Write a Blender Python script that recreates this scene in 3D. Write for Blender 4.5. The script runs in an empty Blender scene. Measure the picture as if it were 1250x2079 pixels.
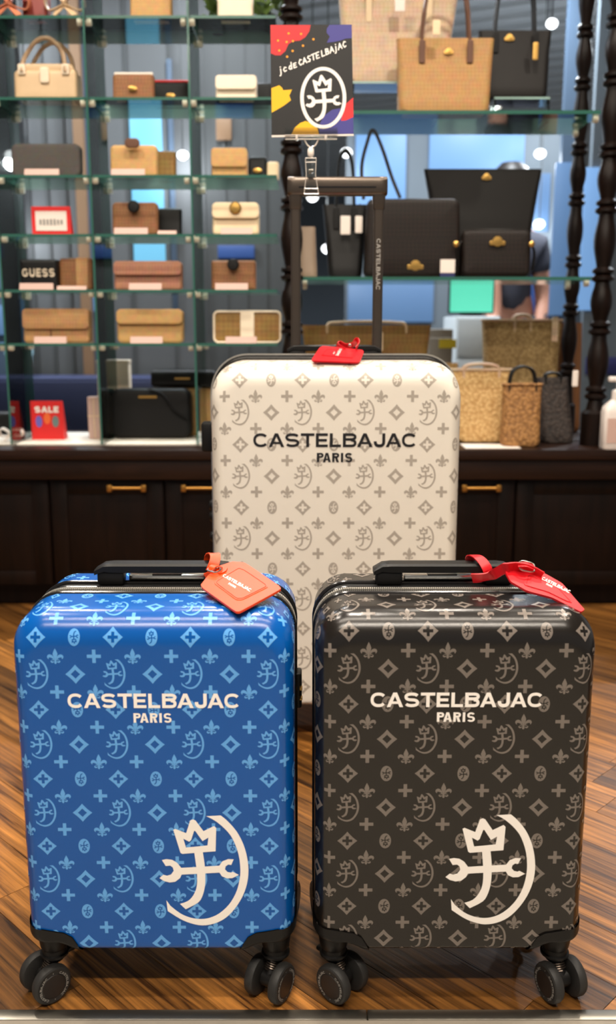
import bpy, bmesh, math, random
from mathutils import Vector, Matrix
from mathutils.geometry import tessellate_polygon

# ------------------------------------------------------------------ camera, world, lights, exposure
SC = bpy.context.scene
COL = SC.collection
F_PX, PITCH, CAM_H, CX, CY = 1900.0, math.radians(11.2), 0.884, 625.0, 1039.5
cam = bpy.data.cameras.new('camera')
cam.sensor_fit = 'HORIZONTAL'
cam.sensor_width = 36.0
cam.lens = 36.0 * F_PX / 1250.0
cam.clip_start = 0.02
cam.dof.use_dof = True
cam.dof.focus_distance = 1.38
cam.dof.aperture_fstop = 6.2
camo = bpy.data.objects.new('camera', cam)
camo.location = (0, 0, CAM_H)
camo.rotation_euler = (math.pi / 2 - PITCH, 0, 0)
COL.objects.link(camo)
SC.camera = camo
SC.view_settings.view_transform = 'Standard'
SC.view_settings.look = 'None'
SC.view_settings.gamma = 1.0
SC.view_settings.use_curve_mapping = False
SC.view_settings.exposure = 0.16
SC.cycles.transparent_max_bounces = 24
SC.cycles.max_bounces = 8
SC.cycles.use_denoising = True
SC.cycles.sample_clamp_indirect = 4.0
world = bpy.data.worlds.new('shop_ambient')
SC.world = world
world.use_nodes = True
world.node_tree.nodes['Background'].inputs[0].default_value = (0.56, 0.54, 0.52, 1)
world.node_tree.nodes['Background'].inputs[1].default_value = 0.38
CEIL = 2.6
# warm recessed downlights over the sales floor: (x, y, watts); their fixtures are built below
WARM = (1.0, 0.90, 0.775)
COOL = (0.88, 0.94, 1.0)
DOWNLIGHTS = [(-1.15, 1.45, 10), (0.0, 1.35, 10), (1.15, 1.45, 10),
              (-0.95, 2.35, 8.5), (-0.25, 2.35, 7.5), (0.5, 2.35, 8), (1.15, 2.35, 6)]
STRIPS = [(0.0, 0.55, 2.3, 0.09, 20, 'above the suitcases'), (0.0, -0.45, 2.3, 0.10, 56, 'in front of the suitcases')]   # linear lamps over the suitcases: x, y, length, width, watts, place
FAR_LIGHTS = [(-1.5, 4.0, 26), (-0.4, 3.9, 24), (0.9, 4.4, 30), (2.3, 5.2, 34), (-0.4, 6.4, 34), (1.4, 7.6, 50), (-2.2, 8.0, 40), (3.2, 9.0, 50)]

c_, s_ = math.cos(PITCH), math.sin(PITCH)
def ray(px, py):
    r = (px - CX) / F_PX; u = (CY - py) / F_PX
    return Vector((r, c_ + u * s_, -s_ + u * c_))
def at(px, py, Y):                       # photograph pixel -> point in the vertical plane at distance Y
    d = ray(px, py); t = Y / d.y
    return Vector((d.x * t, Y, CAM_H + d.z * t))
def on_plane(px, py, p0, n):
    d = ray(px, py); o = Vector((0, 0, CAM_H))
    return o + d * ((p0 - o).dot(n) / d.dot(n))

# ------------------------------------------------------------------ materials
def C(r, g, b):
    f = lambda v: (v / 255 / 12.92) if v / 255 <= 0.04045 else ((v / 255 + 0.055) / 1.055) ** 2.4
    return (f(r), f(g), f(b), 1.0)
def new_mat(name):
    m = bpy.data.materials.new(name); m.use_nodes = True
    return m, m.node_tree, m.node_tree.nodes['Principled BSDF']
def coords(nt, scale=(1, 1, 1), rot=(0, 0, 0)):
    tc = nt.nodes.new('ShaderNodeTexCoord'); mp = nt.nodes.new('ShaderNodeMapping')
    mp.inputs['Scale'].default_value = scale; mp.inputs['Rotation'].default_value = rot
    nt.links.new(tc.outputs['Object'], mp.inputs['Vector'])
    return mp.outputs['Vector']
def mat(name, col, rough=0.5, metal=0.0, bump=0.0, bscale=300, var=0.0, vscale=8, spec=0.5, coat=0.0):
    m, nt, b = new_mat(name)
    b.inputs['Base Color'].default_value = col; b.inputs['Roughness'].default_value = rough
    b.inputs['Metallic'].default_value = metal; b.inputs['Specular IOR Level'].default_value = spec
    b.inputs['Coat Weight'].default_value = coat
    v = coords(nt)
    if var > 0:
        n = nt.nodes.new('ShaderNodeTexNoise'); n.inputs['Scale'].default_value = vscale; n.inputs['Detail'].default_value = 4
        nt.links.new(v, n.inputs['Vector'])
        mx = nt.nodes.new('ShaderNodeMix'); mx.data_type = 'RGBA'
        mx.inputs[6].default_value = tuple(x * (1 - var) for x in col[:3]) + (1,)
        mx.inputs[7].default_value = tuple(min(1, x * (1 + var)) for x in col[:3]) + (1,)
        nt.links.new(n.outputs['Fac'], mx.inputs[0]); nt.links.new(mx.outputs[2], b.inputs['Base Color'])
    if bump > 0:
        n = nt.nodes.new('ShaderNodeTexNoise'); n.inputs['Scale'].default_value = bscale; n.inputs['Detail'].default_value = 2
        nt.links.new(v, n.inputs['Vector'])
        bp = nt.nodes.new('ShaderNodeBump'); bp.inputs['Strength'].default_value = bump; bp.inputs['Distance'].default_value = 0.001
        nt.links.new(n.outputs['Fac'], bp.inputs['Height']); nt.links.new(bp.outputs['Normal'], b.inputs['Normal'])
    return m
def emit(name, col, strength):
    m, nt, b = new_mat(name)
    b.inputs['Base Color'].default_value = (0, 0, 0, 1) if strength > 2 else tuple(x * .3 for x in col[:3]) + (1,)
    b.inputs['Emission Color'].default_value = col; b.inputs['Emission Strength'].default_value = strength
    return m
def check_mat(name, c1, c2, scale, rough=0.55):      # printed canvas of small alternating marks
    m, nt, b = new_mat(name)
    v = coords(nt, (scale, scale, scale), (0.0, math.pi / 4, 0.0))
    k = nt.nodes.new('ShaderNodeTexChecker'); k.inputs['Scale'].default_value = 1.0
    k.inputs['Color1'].default_value = c1; k.inputs['Color2'].default_value = c2
    n = nt.nodes.new('ShaderNodeTexNoise'); n.inputs['Scale'].default_value = 0.35
    mx = nt.nodes.new('ShaderNodeMix'); mx.data_type = 'RGBA'; mx.blend_type = 'MULTIPLY'; mx.inputs[0].default_value = 0.35
    nt.links.new(v, k.inputs['Vector']); nt.links.new(v, n.inputs['Vector'])
    nt.links.new(k.outputs['Color'], mx.inputs[6]); nt.links.new(n.outputs['Color'], mx.inputs[7])
    nt.links.new(mx.outputs[2], b.inputs['Base Color']); b.inputs['Roughness'].default_value = rough; b.inputs['Specular IOR Level'].default_value = 0.25
    return m
def straw_mat(name, c1, c2):
    m, nt, b = new_mat(name)
    v = coords(nt, (95, 95, 95))
    k = nt.nodes.new('ShaderNodeTexVoronoi'); k.inputs['Scale'].default_value = 1.0; k.feature = 'F1'
    r = nt.nodes.new('ShaderNodeValToRGB'); r.color_ramp.elements[0].color = c1; r.color_ramp.elements[1].color = c2
    r.color_ramp.elements[1].position = 0.8
    bp = nt.nodes.new('ShaderNodeBump'); bp.inputs['Strength'].default_value = 0.8; bp.inputs['Distance'].default_value = 0.003
    nt.links.new(v, k.inputs['Vector']); nt.links.new(k.outputs['Distance'], r.inputs['Fac'])
    nt.links.new(r.outputs['Color'], b.inputs['Base Color']); nt.links.new(k.outputs['Distance'], bp.inputs['Height'])
    bp.invert = True
    nt.links.new(bp.outputs['Normal'], b.inputs['Normal']); b.inputs['Roughness'].default_value = 0.7
    return m
def glass_mat(name, tint, refl=1.0):
    m, nt, b = new_mat(name)
    out = nt.nodes['Material Output']; nt.nodes.remove(b)
    t = nt.nodes.new('ShaderNodeBsdfTransparent'); t.inputs[0].default_value = tint
    g = nt.nodes.new('ShaderNodeBsdfGlossy'); g.inputs['Roughness'].default_value = 0.03
    g.inputs['Color'].default_value = (0.95, 1, 0.98, 1)
    fr = nt.nodes.new('ShaderNodeFresnel'); fr.inputs['IOR'].default_value = 1.5
    mu = nt.nodes.new('ShaderNodeMath'); mu.operation = 'MULTIPLY'; mu.inputs[1].default_value = refl
    mx = nt.nodes.new('ShaderNodeMixShader')
    nt.links.new(fr.outputs[0], mu.inputs[0]); nt.links.new(mu.outputs[0], mx.inputs[0])
    nt.links.new(t.outputs[0], mx.inputs[1]); nt.links.new(g.outputs[0], mx.inputs[2]); nt.links.new(mx.outputs[0], out.inputs[0])
    return m
def wood_mat(name, dark, light, rough=0.4, per_object=True, stretch=(2.2, 38, 38), bump=0.25, spec=0.5):
    m, nt, b = new_mat(name)
    v = coords(nt, stretch)
    oi = nt.nodes.new('ShaderNodeObjectInfo')
    if per_object:
        ad = nt.nodes.new('ShaderNodeVectorMath'); ad.operation = 'ADD'
        sc = nt.nodes.new('ShaderNodeVectorMath'); sc.operation = 'SCALE'; sc.inputs[0].default_value = (91, 57, 33)
        nt.links.new(oi.outputs['Random'], sc.inputs['Scale']); nt.links.new(v, ad.inputs[0]); nt.links.new(sc.outputs[0], ad.inputs[1])
        v = ad.outputs[0]
    n1 = nt.nodes.new('ShaderNodeTexNoise'); n1.inputs['Scale'].default_value = 1.0; n1.inputs['Detail'].default_value = 8
    n1.inputs['Distortion'].default_value = 0.9; n1.inputs['Roughness'].default_value = 0.65
    nt.links.new(v, n1.inputs['Vector'])
    r = nt.nodes.new('ShaderNodeValToRGB')
    r.color_ramp.elements[0].color = dark; r.color_ramp.elements[0].position = 0.34
    r.color_ramp.elements[1].color = light; r.color_ramp.elements[1].position = 0.70
    nt.links.new(n1.outputs['Fac'], r.inputs['Fac'])
    last = r.outputs['Color']
    if per_object:
        hs = nt.nodes.new('ShaderNodeMapRange'); hs.inputs[3].default_value = 0.38; hs.inputs[4].default_value = 1.35
        nt.links.new(oi.outputs['Random'], hs.inputs[0])
        mx = nt.nodes.new('ShaderNodeVectorMath'); mx.operation = 'SCALE'
        nt.links.new(last, mx.inputs[0]); nt.links.new(hs.outputs[0], mx.inputs['Scale'])
        last = mx.outputs[0]
    nt.links.new(last, b.inputs['Base Color'])
    bp = nt.nodes.new('ShaderNodeBump'); bp.inputs['Strength'].default_value = bump; bp.inputs['Distance'].default_value = 0.002
    nt.links.new(n1.outputs['Fac'], bp.inputs['Height']); nt.links.new(bp.outputs['Normal'], b.inputs['Normal'])
    b.inputs['Roughness'].default_value = rough; b.inputs['Specular IOR Level'].default_value = spec
    return m

M = {}
M['black'] = mat('black_plastic', C(17, 16, 16), 0.42, spec=0.3, bump=0.15, bscale=900)
M['blackgloss'] = mat('black_gloss_trim', C(22, 21, 22), 0.2)
M['blackfab'] = mat('black_zip_tape', C(20, 20, 20), 0.8)
M['rubber'] = mat('wheel_rubber', C(34, 33, 32), 0.6, bump=0.2, bscale=500)
M['hub'] = mat('wheel_hub', C(30, 24, 22), 0.5)
M['chrome'] = mat('chrome', C(215, 212, 205), 0.18, 1.0)
M['steel'] = mat('brushed_steel', C(170, 165, 155), 0.35, 1.0, bump=0.1, bscale=600)
M['teeth'] = mat('zip_metal', C(225, 220, 210), 0.32, 0.8)
M['gun'] = mat('gunmetal', C(96, 86, 78), 0.28, 0.85)
M['gold'] = mat('gold_metal', C(214, 170, 95), 0.3, 1.0)
M['brass'] = mat('antique_brass', C(176, 128, 62), 0.38, 0.9)
M['white_print'] = mat('white_print', C(250, 243, 236), 0.45)
M['black_print'] = mat('black_print', C(24, 22, 24), 0.45)
M['grey_print'] = mat('grey_print', C(150, 146, 140), 0.5)
M['clear'] = glass_mat('clear_acrylic', (0.93, 0.92, 0.90, 1), 1.6)
M['clearedge'] = mat('acrylic_edge', C(205, 195, 185), 0.15)
M['pane'] = glass_mat('shelf_glass', (0.93, 0.97, 0.96, 1), 1.0)
M['paneedge'] = mat('shelf_glass_edge', C(50, 98, 86), 0.15)
M['paneedge_l'] = mat('shelf_glass_edge_bright', C(150, 178, 170), 0.15)  # paler copy of the edge glass, its bright line put into the colour
M['darkwood'] = wood_mat('dark_stained_wood', C(11, 5, 3), C(28, 14, 8), 0.42, False, (30, 30, 2.5), 0.1, 0.2)
M['countwood'] = wood_mat('counter_wood', C(26, 13, 8), C(46, 26, 16), 0.38, False, (2.5, 30, 30), 0.1, 0.3)
M['plank'] = wood_mat('floor_plank', C(48, 24, 9), C(186, 124, 58), 0.36, True, (2.4, 75, 75), 0.3)
M['tile'] = mat('pale_stone_floor', C(150, 141, 128), 0.5, var=0.12, vscale=25)
M['white'] = mat('white_laminate', C(236, 228, 214), 0.4)
M['paper'] = mat('white_card', C(240, 228, 218), 0.6)
M['pink'] = mat('pale_pink_card', C(206, 172, 160), 0.6)
M['clipm'] = mat('shelf_clip_glint', C(236, 228, 206), 0.25)  # silver clips; their bright glints are put into a cream colour
M['ceil'] = mat('ceiling_paint', C(196, 188, 176), 0.8)

# ------------------------------------------------------------------ mesh builder
class MB:
    def __init__(self): self.v = []; self.f = []; self.m = []
    def add(self, verts, faces, mi=0):
        o = len(self.v); self.v += [Vector(p) for p in verts]
        self.f += [tuple(i + o for i in f) for f in faces]; self.m += [mi] * len(faces)
        return self
    def box(self, c, s, mi=0, mx=None, bev=0.0):
        x, y, z = (k / 2 for k in s)
        if bev > 0:
            bm = bmesh.new(); bmesh.ops.create_cube(bm, size=1.0)
            bmesh.ops.scale(bm, vec=s, verts=bm.verts)
            bmesh.ops.bevel(bm, geom=bm.edges[:], offset=min(bev, min(s) * .49), segments=2, profile=0.5, affect='EDGES')
            bm.verts.ensure_lookup_table(); vs = [v.co.copy() for v in bm.verts]; fs = [[v.index for v in f.verts] for f in bm.faces]; bm.free()
        else:
            vs = [Vector((a * x, b * y, d * z)) for a in (-1, 1) for b in (-1, 1) for d in (-1, 1)]
            fs = [(0, 1, 3, 2), (4, 6, 7, 5), (0, 4, 5, 1), (2, 3, 7, 6), (0, 2, 6, 4), (1, 5, 7, 3)]
        if mx is not None: vs = [mx @ v for v in vs]
        return self.add([v + Vector(c) for v in vs], fs, mi)
    def loft(self, loops, mi=0, cap=(True, True), closed=True):
        n = len(loops[0]); o = len(self.v)
        for L in loops: self.v += [Vector(p) for p in L]
        for i in range(len(loops) - 1):
            for j in range(n if closed else n - 1):
                k = (j + 1) % n
                self.f.append((o + i * n + j, o + i * n + k, o + (i + 1) * n + k, o + (i + 1) * n + j)); self.m.append(mi)
        if cap[0]: self.f.append(tuple(o + j for j in range(n))[::-1]); self.m.append(mi)
        if cap[1]: self.f.append(tuple(o + (len(loops) - 1) * n + j for j in range(n))); self.m.append(mi)
        return self
    def lathe(self, prof, n=20, mx=None, mi=0, cap=(True, True)):
        loops = [[Vector((r * math.cos(2 * math.pi * k / n), r * math.sin(2 * math.pi * k / n), z)) for k in range(n)] for r, z in prof]
        if mx is not None: loops = [[mx @ p for p in L] for L in loops]
        return self.loft(loops, mi, cap)
    def tube(self, path, r, n=8, mi=0, flat=1.0, closed=False):
        P = [Vector(p) for p in path]; loops = []; N = len(P); up = None
        for i in range(N):
            t = (P[(i + 1) % N] - P[i - 1]) if closed else (P[min(i + 1, N - 1)] - P[max(i - 1, 0)])
            t.normalize()
            if up is None:
                up = Vector((0, 0, 1)) if abs(t.z) < 0.9 else Vector((0, 1, 0))
            a = t.cross(up)
            if a.length < 1e-5: a = t.cross(Vector((1, 0, 0)))
            a.normalize(); b = a.cross(t).normalized(); up = b
            rr = r[i] if isinstance(r, (list, tuple)) else r
            loops.append([P[i] + a * (rr * math.cos(q)) + b * (rr * flat * math.sin(q)) for q in (2 * math.pi * k / n for k in range(n))])
        if closed: loops.append(loops[0])
        return self.loft(loops, mi, (not closed, not closed))
    def poly(self, rings, fn, mi=0, maxlen=None):     # 2D polygon with holes, mapped by fn(u, v)
        flat = [p for r in rings for p in r]
        tri = tessellate_polygon([[Vector((p[0], p[1], 0)) for p in r] for r in rings])
        tris = [[Vector(flat[i]).to_2d() for i in t] for t in tri]
        return self.tris(tris, fn, mi, maxlen)
    def tris(self, tris, fn, mi=0, maxlen=None):
        out = []
        st = list(tris)
        while st:
            t = st.pop()
            if maxlen:
                e = [(t[1] - t[0]).length, (t[2] - t[1]).length, (t[0] - t[2]).length]
                k = e.index(max(e))
                if e[k] > maxlen:
                    a, b, d = t[k], t[(k + 1) % 3], t[(k + 2) % 3]; mid = (a + b) / 2
                    st.append([a, mid, d]); st.append([mid, b, d]); continue
            out.append(t)
        for t in out:
            ps = [fn(p[0], p[1]) for p in t]
            if any(p is None for p in ps): continue
            self.add(ps, [(0, 1, 2)], mi)
        return self
    def slab(self, outline, fn, th, mi=0):            # extruded 2D outline; fn(u, v, w) -> 3D, w from 0 to th
        tri = tessellate_polygon([[Vector((p[0], p[1], 0)) for p in outline]])
        n = len(outline); o = len(self.v)
        self.v += [fn(p[0], p[1], 0) for p in outline] + [fn(p[0], p[1], th) for p in outline]
        for t in tri:
            self.f.append((o + t[2], o + t[1], o + t[0])); self.f.append((o + n + t[0], o + n + t[1], o + n + t[2])); self.m += [mi, mi]
        for i in range(n):
            j = (i + 1) % n; self.f.append((o + i, o + j, o + n + j, o + n + i)); self.m.append(mi)
        return self
    def build(self, name, mats, parent=None, sharp=38, flat=False, merge=1e-6, recalc=True):
        me = bpy.data.meshes.new(name)
        bm = bmesh.new()
        vs = [bm.verts.new(p) for p in self.v]
        for f, m in zip(self.f, self.m):
            if len(set(f)) < 3: continue
            try: fc = bm.faces.new([vs[i] for i in f]); fc.material_index = m
            except ValueError: pass
        if merge: bmesh.ops.remove_doubles(bm, verts=bm.verts, dist=merge)
        if recalc: bmesh.ops.recalc_face_normals(bm, faces=bm.faces)
        for f in bm.faces: f.smooth = not flat
        bm.to_mesh(me); bm.free()
        if not isinstance(mats, (list, tuple)): mats = [mats]
        for m in mats: me.materials.append(M[m] if isinstance(m, str) else m)
        if not flat: me.set_sharp_from_angle(angle=math.radians(sharp))
        o = bpy.data.objects.new(name, me); COL.objects.link(o)
        if parent is not None: o.parent = parent
        return o

def thing(name, label, cat, loc=(0, 0, 0), rotz=0.0, group=None):
    o = bpy.data.objects.new(name, None); COL.objects.link(o); o.empty_display_size = 0.05
    o.location = loc; o.rotation_euler = (0, 0, rotz); o['label'] = label; o['category'] = cat
    if group: o['group'] = group
    return o
def tag(o, label, cat, group=None):
    o['label'] = label; o['category'] = cat
    if group: o['group'] = group
    return o
def struct(o, label=None):
    o['kind'] = 'structure'
    if label: o['label'] = label
    return o
def instance(src, parent, loc, rot=None):
    c = src.copy(); COL.objects.link(c); c.parent = parent; c.location = loc
    if rot: c.rotation_euler = rot
    return c

def rrect(w, h, R, n=8, cx=0.0, cz=0.0):              # rounded rectangle outline, counter-clockwise
    R = max(1e-5, min(R, w / 2 - 1e-5, h / 2 - 1e-5)); pts = []
    for sx, sz, a0 in ((1, -1, -90), (1, 1, 0), (-1, 1, 90), (-1, -1, 180)):
        for k in range(n + 1):
            a = math.radians(a0 + 90 * k / n)
            pts.append((cx + sx * (w / 2 - R) + R * math.cos(a), cz + sz * (h / 2 - R) + R * math.sin(a)))
    return pts
def pad(mb, w, h, d, R, r, mi=0, x=0.0, y=0.0, z=0.0, taper=0.0, bulge=0.0, lean=0.0, n=6):
    """soft rounded slab standing on z: w wide, h high, d deep (front at y), taper widens the top, bulge fattens the foot"""
    loops = []
    rows = [(r * (1 - math.sin(t)), r * (1 - math.cos(t))) for t in [math.pi / 2 * k / 4 for k in range(5)]]
    rows = [(max(min(w, h) * .3, r * 2), 0.0)] + rows
    full = [(i, yy) for i, yy in rows] + [(i, d - yy) for i, yy in rows[::-1]]
    for ins, yy in full:
        L = []
        for px, pz in rrect(w - 2 * ins, h - 2 * ins, R - ins if R > ins else 1e-4, n):
            q = (pz + h / 2) / h
            fx = 1 + taper * (q - 0.5)
            fy = 1 + bulge * (0.5 - q)
            L.append((x + px * fx, y + d / 2 + (yy - d / 2) * fy + lean * q, z + pz + h / 2))
        loops.append(L)
    return mb.loft(loops, mi)

def text_tris(s, w, h, bold=0.0, key=None):           # lettering as flat triangles in a w x h box centred on 0
    c = bpy.data.curves.new('lettering', 'FONT'); c.body = s; c.offset = bold; c.resolution_u = 5; c.dimensions = '2D'; c.fill_mode = 'BOTH'
    o = bpy.data.objects.new('lettering_tmp', c); COL.objects.link(o)
    dg = bpy.context.evaluated_depsgraph_get()
    me = bpy.data.meshes.new_from_object(o.evaluated_get(dg))
    me.calc_loop_triangles()
    T = [[me.vertices[i].co.to_2d() for i in t.vertices] for t in me.loop_triangles]
    bpy.data.objects.remove(o); bpy.data.curves.remove(c); bpy.data.meshes.remove(me)
    xs = [p.x for t in T for p in t]; ys = [p.y for t in T for p in t]
    x0, x1, y0, y1 = min(xs), max(xs), min(ys), max(ys)
    return [[Vector(((p.x - (x0 + x1) / 2) * w / (x1 - x0), (p.y - (y0 + y1) / 2) * h / (y1 - y0))) for p in t] for t in T]
def ribbon(path, w):                                  # list of 2D polygons for a stroke with round joints
    P = [Vector(p) for p in path]; out = []
    for a, b in zip(P, P[1:]):
        d = (b - a)
        if d.length < 1e-9: continue
        n = Vector((-d.y, d.x)).normalized() * w / 2
        out.append([a + n, a - n, b - n, b + n])
    for p in P: out.append([p + Vector((math.cos(q), math.sin(q))) * w / 2 for q in (math.pi / 5 * k for k in range(10))])
    return out
def pairs_to_polys(L): return [[(L[i][0], L[i][1]), (L[i][2], L[i][3]), (L[i + 1][2], L[i + 1][3]), (L[i + 1][0], L[i + 1][1])] for i in range(len(L) - 1)]

# ------------------------------------------------------------------ printed motifs (unit size, y up)
_A = [(800,118,622,128),(880,190,730,190),(990,330,850,300),(1070,500,940,430),(1115,680,1010,640),(1130,860,1030,860),(1110,1040,1010,1030),
      (1050,1220,965,1180),(950,1390,880,1330),(830,1520,760,1450),(690,1595,640,1512),(540,1620,520,1530),(400,1590,390,1508),(270,1530,270,1450),(115,1420,150,1345),(102,1268,104,1272)]
_STEM = [(465,620,570,610),(480,760,588,760),(492,920,595,900),(485,1080,590,1050),(440,1200,560,1190),(370,1280,500,1300),(270,1320,340,1395)]
_BAR = [(295,825,295,918),(775,795,775,890)]
_CROWN = [[(215,310),(240,298),(372,355),(425,185),(460,170),(490,185),(585,328),(715,260),(742,285),(728,600),(318,635),(295,620)],
          [(335,430),(405,470),(430,450),(470,325),(483,325),(570,462),(643,415),(630,520),(500,535),(365,548)]]
_WL = [(62,718),(120,705),(190,715),(250,755),(300,825),(305,910),(280,965),(220,1015),(150,1025),(80,1005),(25,965),(75,918),(120,932),(170,915),(205,865),(195,820),(165,795),(108,800)]
_WR = [(950,708),(880,705),(810,735),(770,795),(770,890),(800,940),(860,968),(930,965),(1010,920),(935,878),(915,890),(870,880),(840,845),(848,805),(880,780),(918,785)]
def dense(L, n=4):
    out = []
    for i in range(len(L) - 1):
        a, b, c, d = (Vector(L[max(i - 1, 0)]), Vector(L[i]), Vector(L[i + 1]), Vector(L[min(i + 2, len(L) - 1)]))
        for k in range(n):
            t = k / n; out.append(tuple(0.5 * ((2 * b) + (c - a) * t + (2 * a - 5 * b + 4 * c - d) * t * t + (3 * b - a - 3 * c + d) * t ** 3)))
    return out + [L[-1]]
def outline_of(L): return [(q[0], q[1]) for q in L] + [(q[2], q[3]) for q in L[::-1]]
def emblem(arc=True):
    polys = [[outline_of(dense(_STEM, 3))], [outline_of(_BAR)], _CROWN, [_WL], [_WR]]
    if arc: polys += [[outline_of(dense(_A[:-1], 3) + [_A[-1]])]]
    cx, cy, s = (577, 869, 1502) if arc else (517, 782, 1225)
    return [[[((x - cx) / s, (cy - y) / s) for x, y in r] for r in rings] for rings in polys]
def star(r, k, n=6):                                  # four-pointed lozenge with hollow sides
    out = []
    for q in range(4):
        a, b = math.pi / 2 * q, math.pi / 2 * (q + 1)
        p0 = Vector((math.cos(a), math.sin(a))) * r; p1 = Vector((math.cos(b), math.sin(b))) * r; m = (p0 + p1) / 2 * k
        for i in range(n):
            t = i / n; v = p0 * (1 - t) ** 2 + m * 2 * t * (1 - t) + p1 * t * t; out.append((v.x, v.y))
    return out
def plus(r, w): return [(-w, r), (-w, w), (-r, w), (-r, -w), (-w, -w), (-w, -r), (w, -r), (w, -w), (r, -w), (r, w), (w, w), (w, r)]
def ellipse(a, b, n=24): return [(a * math.cos(2 * math.pi * k / n), b * math.sin(2 * math.pi * k / n)) for k in range(n)]
_FP = [(.05,-.2),(.12,0),(.22,.1),(.34,.13),(.45,.08),(.5,-.04),(.44,-.16),(.38,-.17),(.4,-.09),(.33,-.07),(.24,-.09),(.14,-.16),(.09,-.22)]
_FH = [(.06,-.26),(.13,-.33),(.2,-.31),(.26,-.25),(.3,-.33),(.24,-.41),(.15,-.41),(.09,-.36)]
def mir(p): return [(-x, y) for x, y in p][::-1]
FLEUR = [[p] for p in ([(0,.5),(.1,.3),(.15,.15),(.1,-.05),(.03,-.2),(-.03,-.2),(-.1,-.05),(-.15,.15),(-.1,.3)], _FP, mir(_FP),
         [(-.22,-.2),(-.22,-.245),(.22,-.245),(.22,-.2)], [(0,-.5),(.08,-.42),(.04,-.245),(-.04,-.245),(-.08,-.42)], _FH, mir(_FH))]
EMB, EMBN = emblem(True), emblem(False)

# ------------------------------------------------------------------ wide grotesque lettering drawn as polygons
def strip(path, w):                                   # mitred stroke as left/right pairs
    P = [Vector(p) for p in path]; L = []
    for i, p in enumerate(P):
        d0 = (P[i] - P[i - 1]).normalized() if i else None
        d1 = (P[i + 1] - P[i]).normalized() if i < len(P) - 1 else None
        d = ((d0 or d1) + (d1 or d0)).normalized(); n = Vector((-d.y, d.x))
        k = 1.0 / max(0.5, n.dot(Vector((-(d1 or d0).y, (d1 or d0).x))))
        a, b = p + n * w / 2 * k, p - n * w / 2 * k
        L.append((a.x, a.y, b.x, b.y))
    # one outline polygon, no inner overlaps
    return [(q[0], q[1]) for q in L] + [(q[2], q[3]) for q in L[::-1]]
def arc(cx, cy, rx, ry, a0, a1, n=14, e=2.3):
    out = []
    for k in range(n + 1):
        t = math.radians(a0 + (a1 - a0) * k / n); c, s = math.cos(t), math.sin(t)
        out.append((cx + rx * math.copysign(abs(c) ** (2 / e), c), cy + ry * math.copysign(abs(s) ** (2 / e), s)))
    return out
def rect(x0, y0, x1, y1): return [(x0, y0), (x1, y0), (x1, y1), (x0, y1)]
def glyph(ch, w, t):
    h = t / 2; tv = t * 1.15
    if ch == 'C': return [strip(arc(w / 2, .5, w / 2 - h, .5 - h, 38, 322, 24), t)]
    if ch == 'G': return [strip(arc(w / 2, .5, w / 2 - h, .5 - h, 38, 360, 24) , t), rect(w * .55, .42, w - t, .56)]
    if ch == 'A': return [[(0, 0), (w * .5 - tv * .55, 1), (w * .5 + tv * .55, 1), (w, 0), (w - tv * 1.05, 0), (w * .5, 1 - t * 1.25), (tv * 1.05, 0)], [(w * .27, .22), (w * .73, .22), (w * .665, .22 + t * .85), (w * .335, .22 + t * .85)]]
    if ch == 'S':
        ry = (1 - t) / 4
        return [strip(arc(w / 2, .5 + ry, w / 2 - h, ry, 22, 262, 16) + arc(w / 2, .5 - ry, w / 2 - h, ry, 82, -158, 16), t)]
    if ch == 'T': return [rect(0, 1 - t, w, 1), rect(w / 2 - tv / 2, 0, w / 2 + tv / 2, 1 - t)]
    if ch == 'E': return [rect(0, 0, tv, 1), rect(tv, 1 - t, w, 1), rect(tv, .5 - h, w * .92, .5 + h), rect(tv, 0, w, t)]
    if ch == 'L': return [rect(0, 0, tv, 1), rect(tv, 0, w, t)]
    if ch == 'I': return [rect(0, 0, tv, 1)]
    if ch == 'J': return [strip([(w - tv / 2, 1), (w - tv / 2, .42)] + arc(w / 2, .36, w / 2 - tv / 2, .36 - h, 0, -180, 12)[1:] + [(tv / 2, .42)], tv)]
    if ch == 'U': return [strip([(tv / 2, 1), (tv / 2, .42)] + arc(w / 2, .40, w / 2 - tv / 2, .40 - h, 180, 360, 12)[1:] + [(w - tv / 2, 1)], tv)]
    if ch in 'BPR':
        top = strip([(tv, 1 - h), (w * .6, 1 - h)] + arc(w * .6, .735, w * .36 - h * .6, .265 - h, 90, -90, 10)[1:] + [(tv, .47 + h)], t)
        if ch == 'P': return [rect(0, 0, tv, 1), top]
        if ch == 'R': return [rect(0, 0, tv, 1), top, [(w * .42, .46), (w * .42 + tv, .47), (w, 0), (w - tv * 1.1, 0)]]
        return [rect(0, 0, tv, 1), top, strip([(w * .6, .5)] + arc(w * .62, .5 - (.5 - h) / 2, w * .38 - h, (.5 - h) / 2, 90, -90, 10) + [(tv, h)], t)]
    return []
GW = dict(C=1.08, A=1.12, S=1.0, T=.98, E=.86, L=.80, I=.22, J=.82, B=.98, P=.92, R=.96, G=1.1, U=1.0)
def word(s, W, H, t=.2, gap=.13, ws=1.0):             # polygons of a word in a W x H box centred on 0
    x = 0.0; out = []
    KR = dict(CA=-.12, AS=-.06, AJ=-.06, BA=-.10, JA=-.10, AC=-.10, PA=-.22, AR=-.05, ST=-.03, TE=-.04)
    for i, ch in enumerate(s):
        w = GW[ch] * ws if ch != 'I' else t * 1.15
        out += [[(x + p[0], p[1]) for p in g] for g in glyph(ch, w, t)]
        x += w + (gap + KR.get(s[i:i + 2], 0) if i < len(s) - 1 else 0)
    return [[((p[0] - x / 2) * W / x, (p[1] - .5) * H) for p in g] for g in out]
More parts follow.
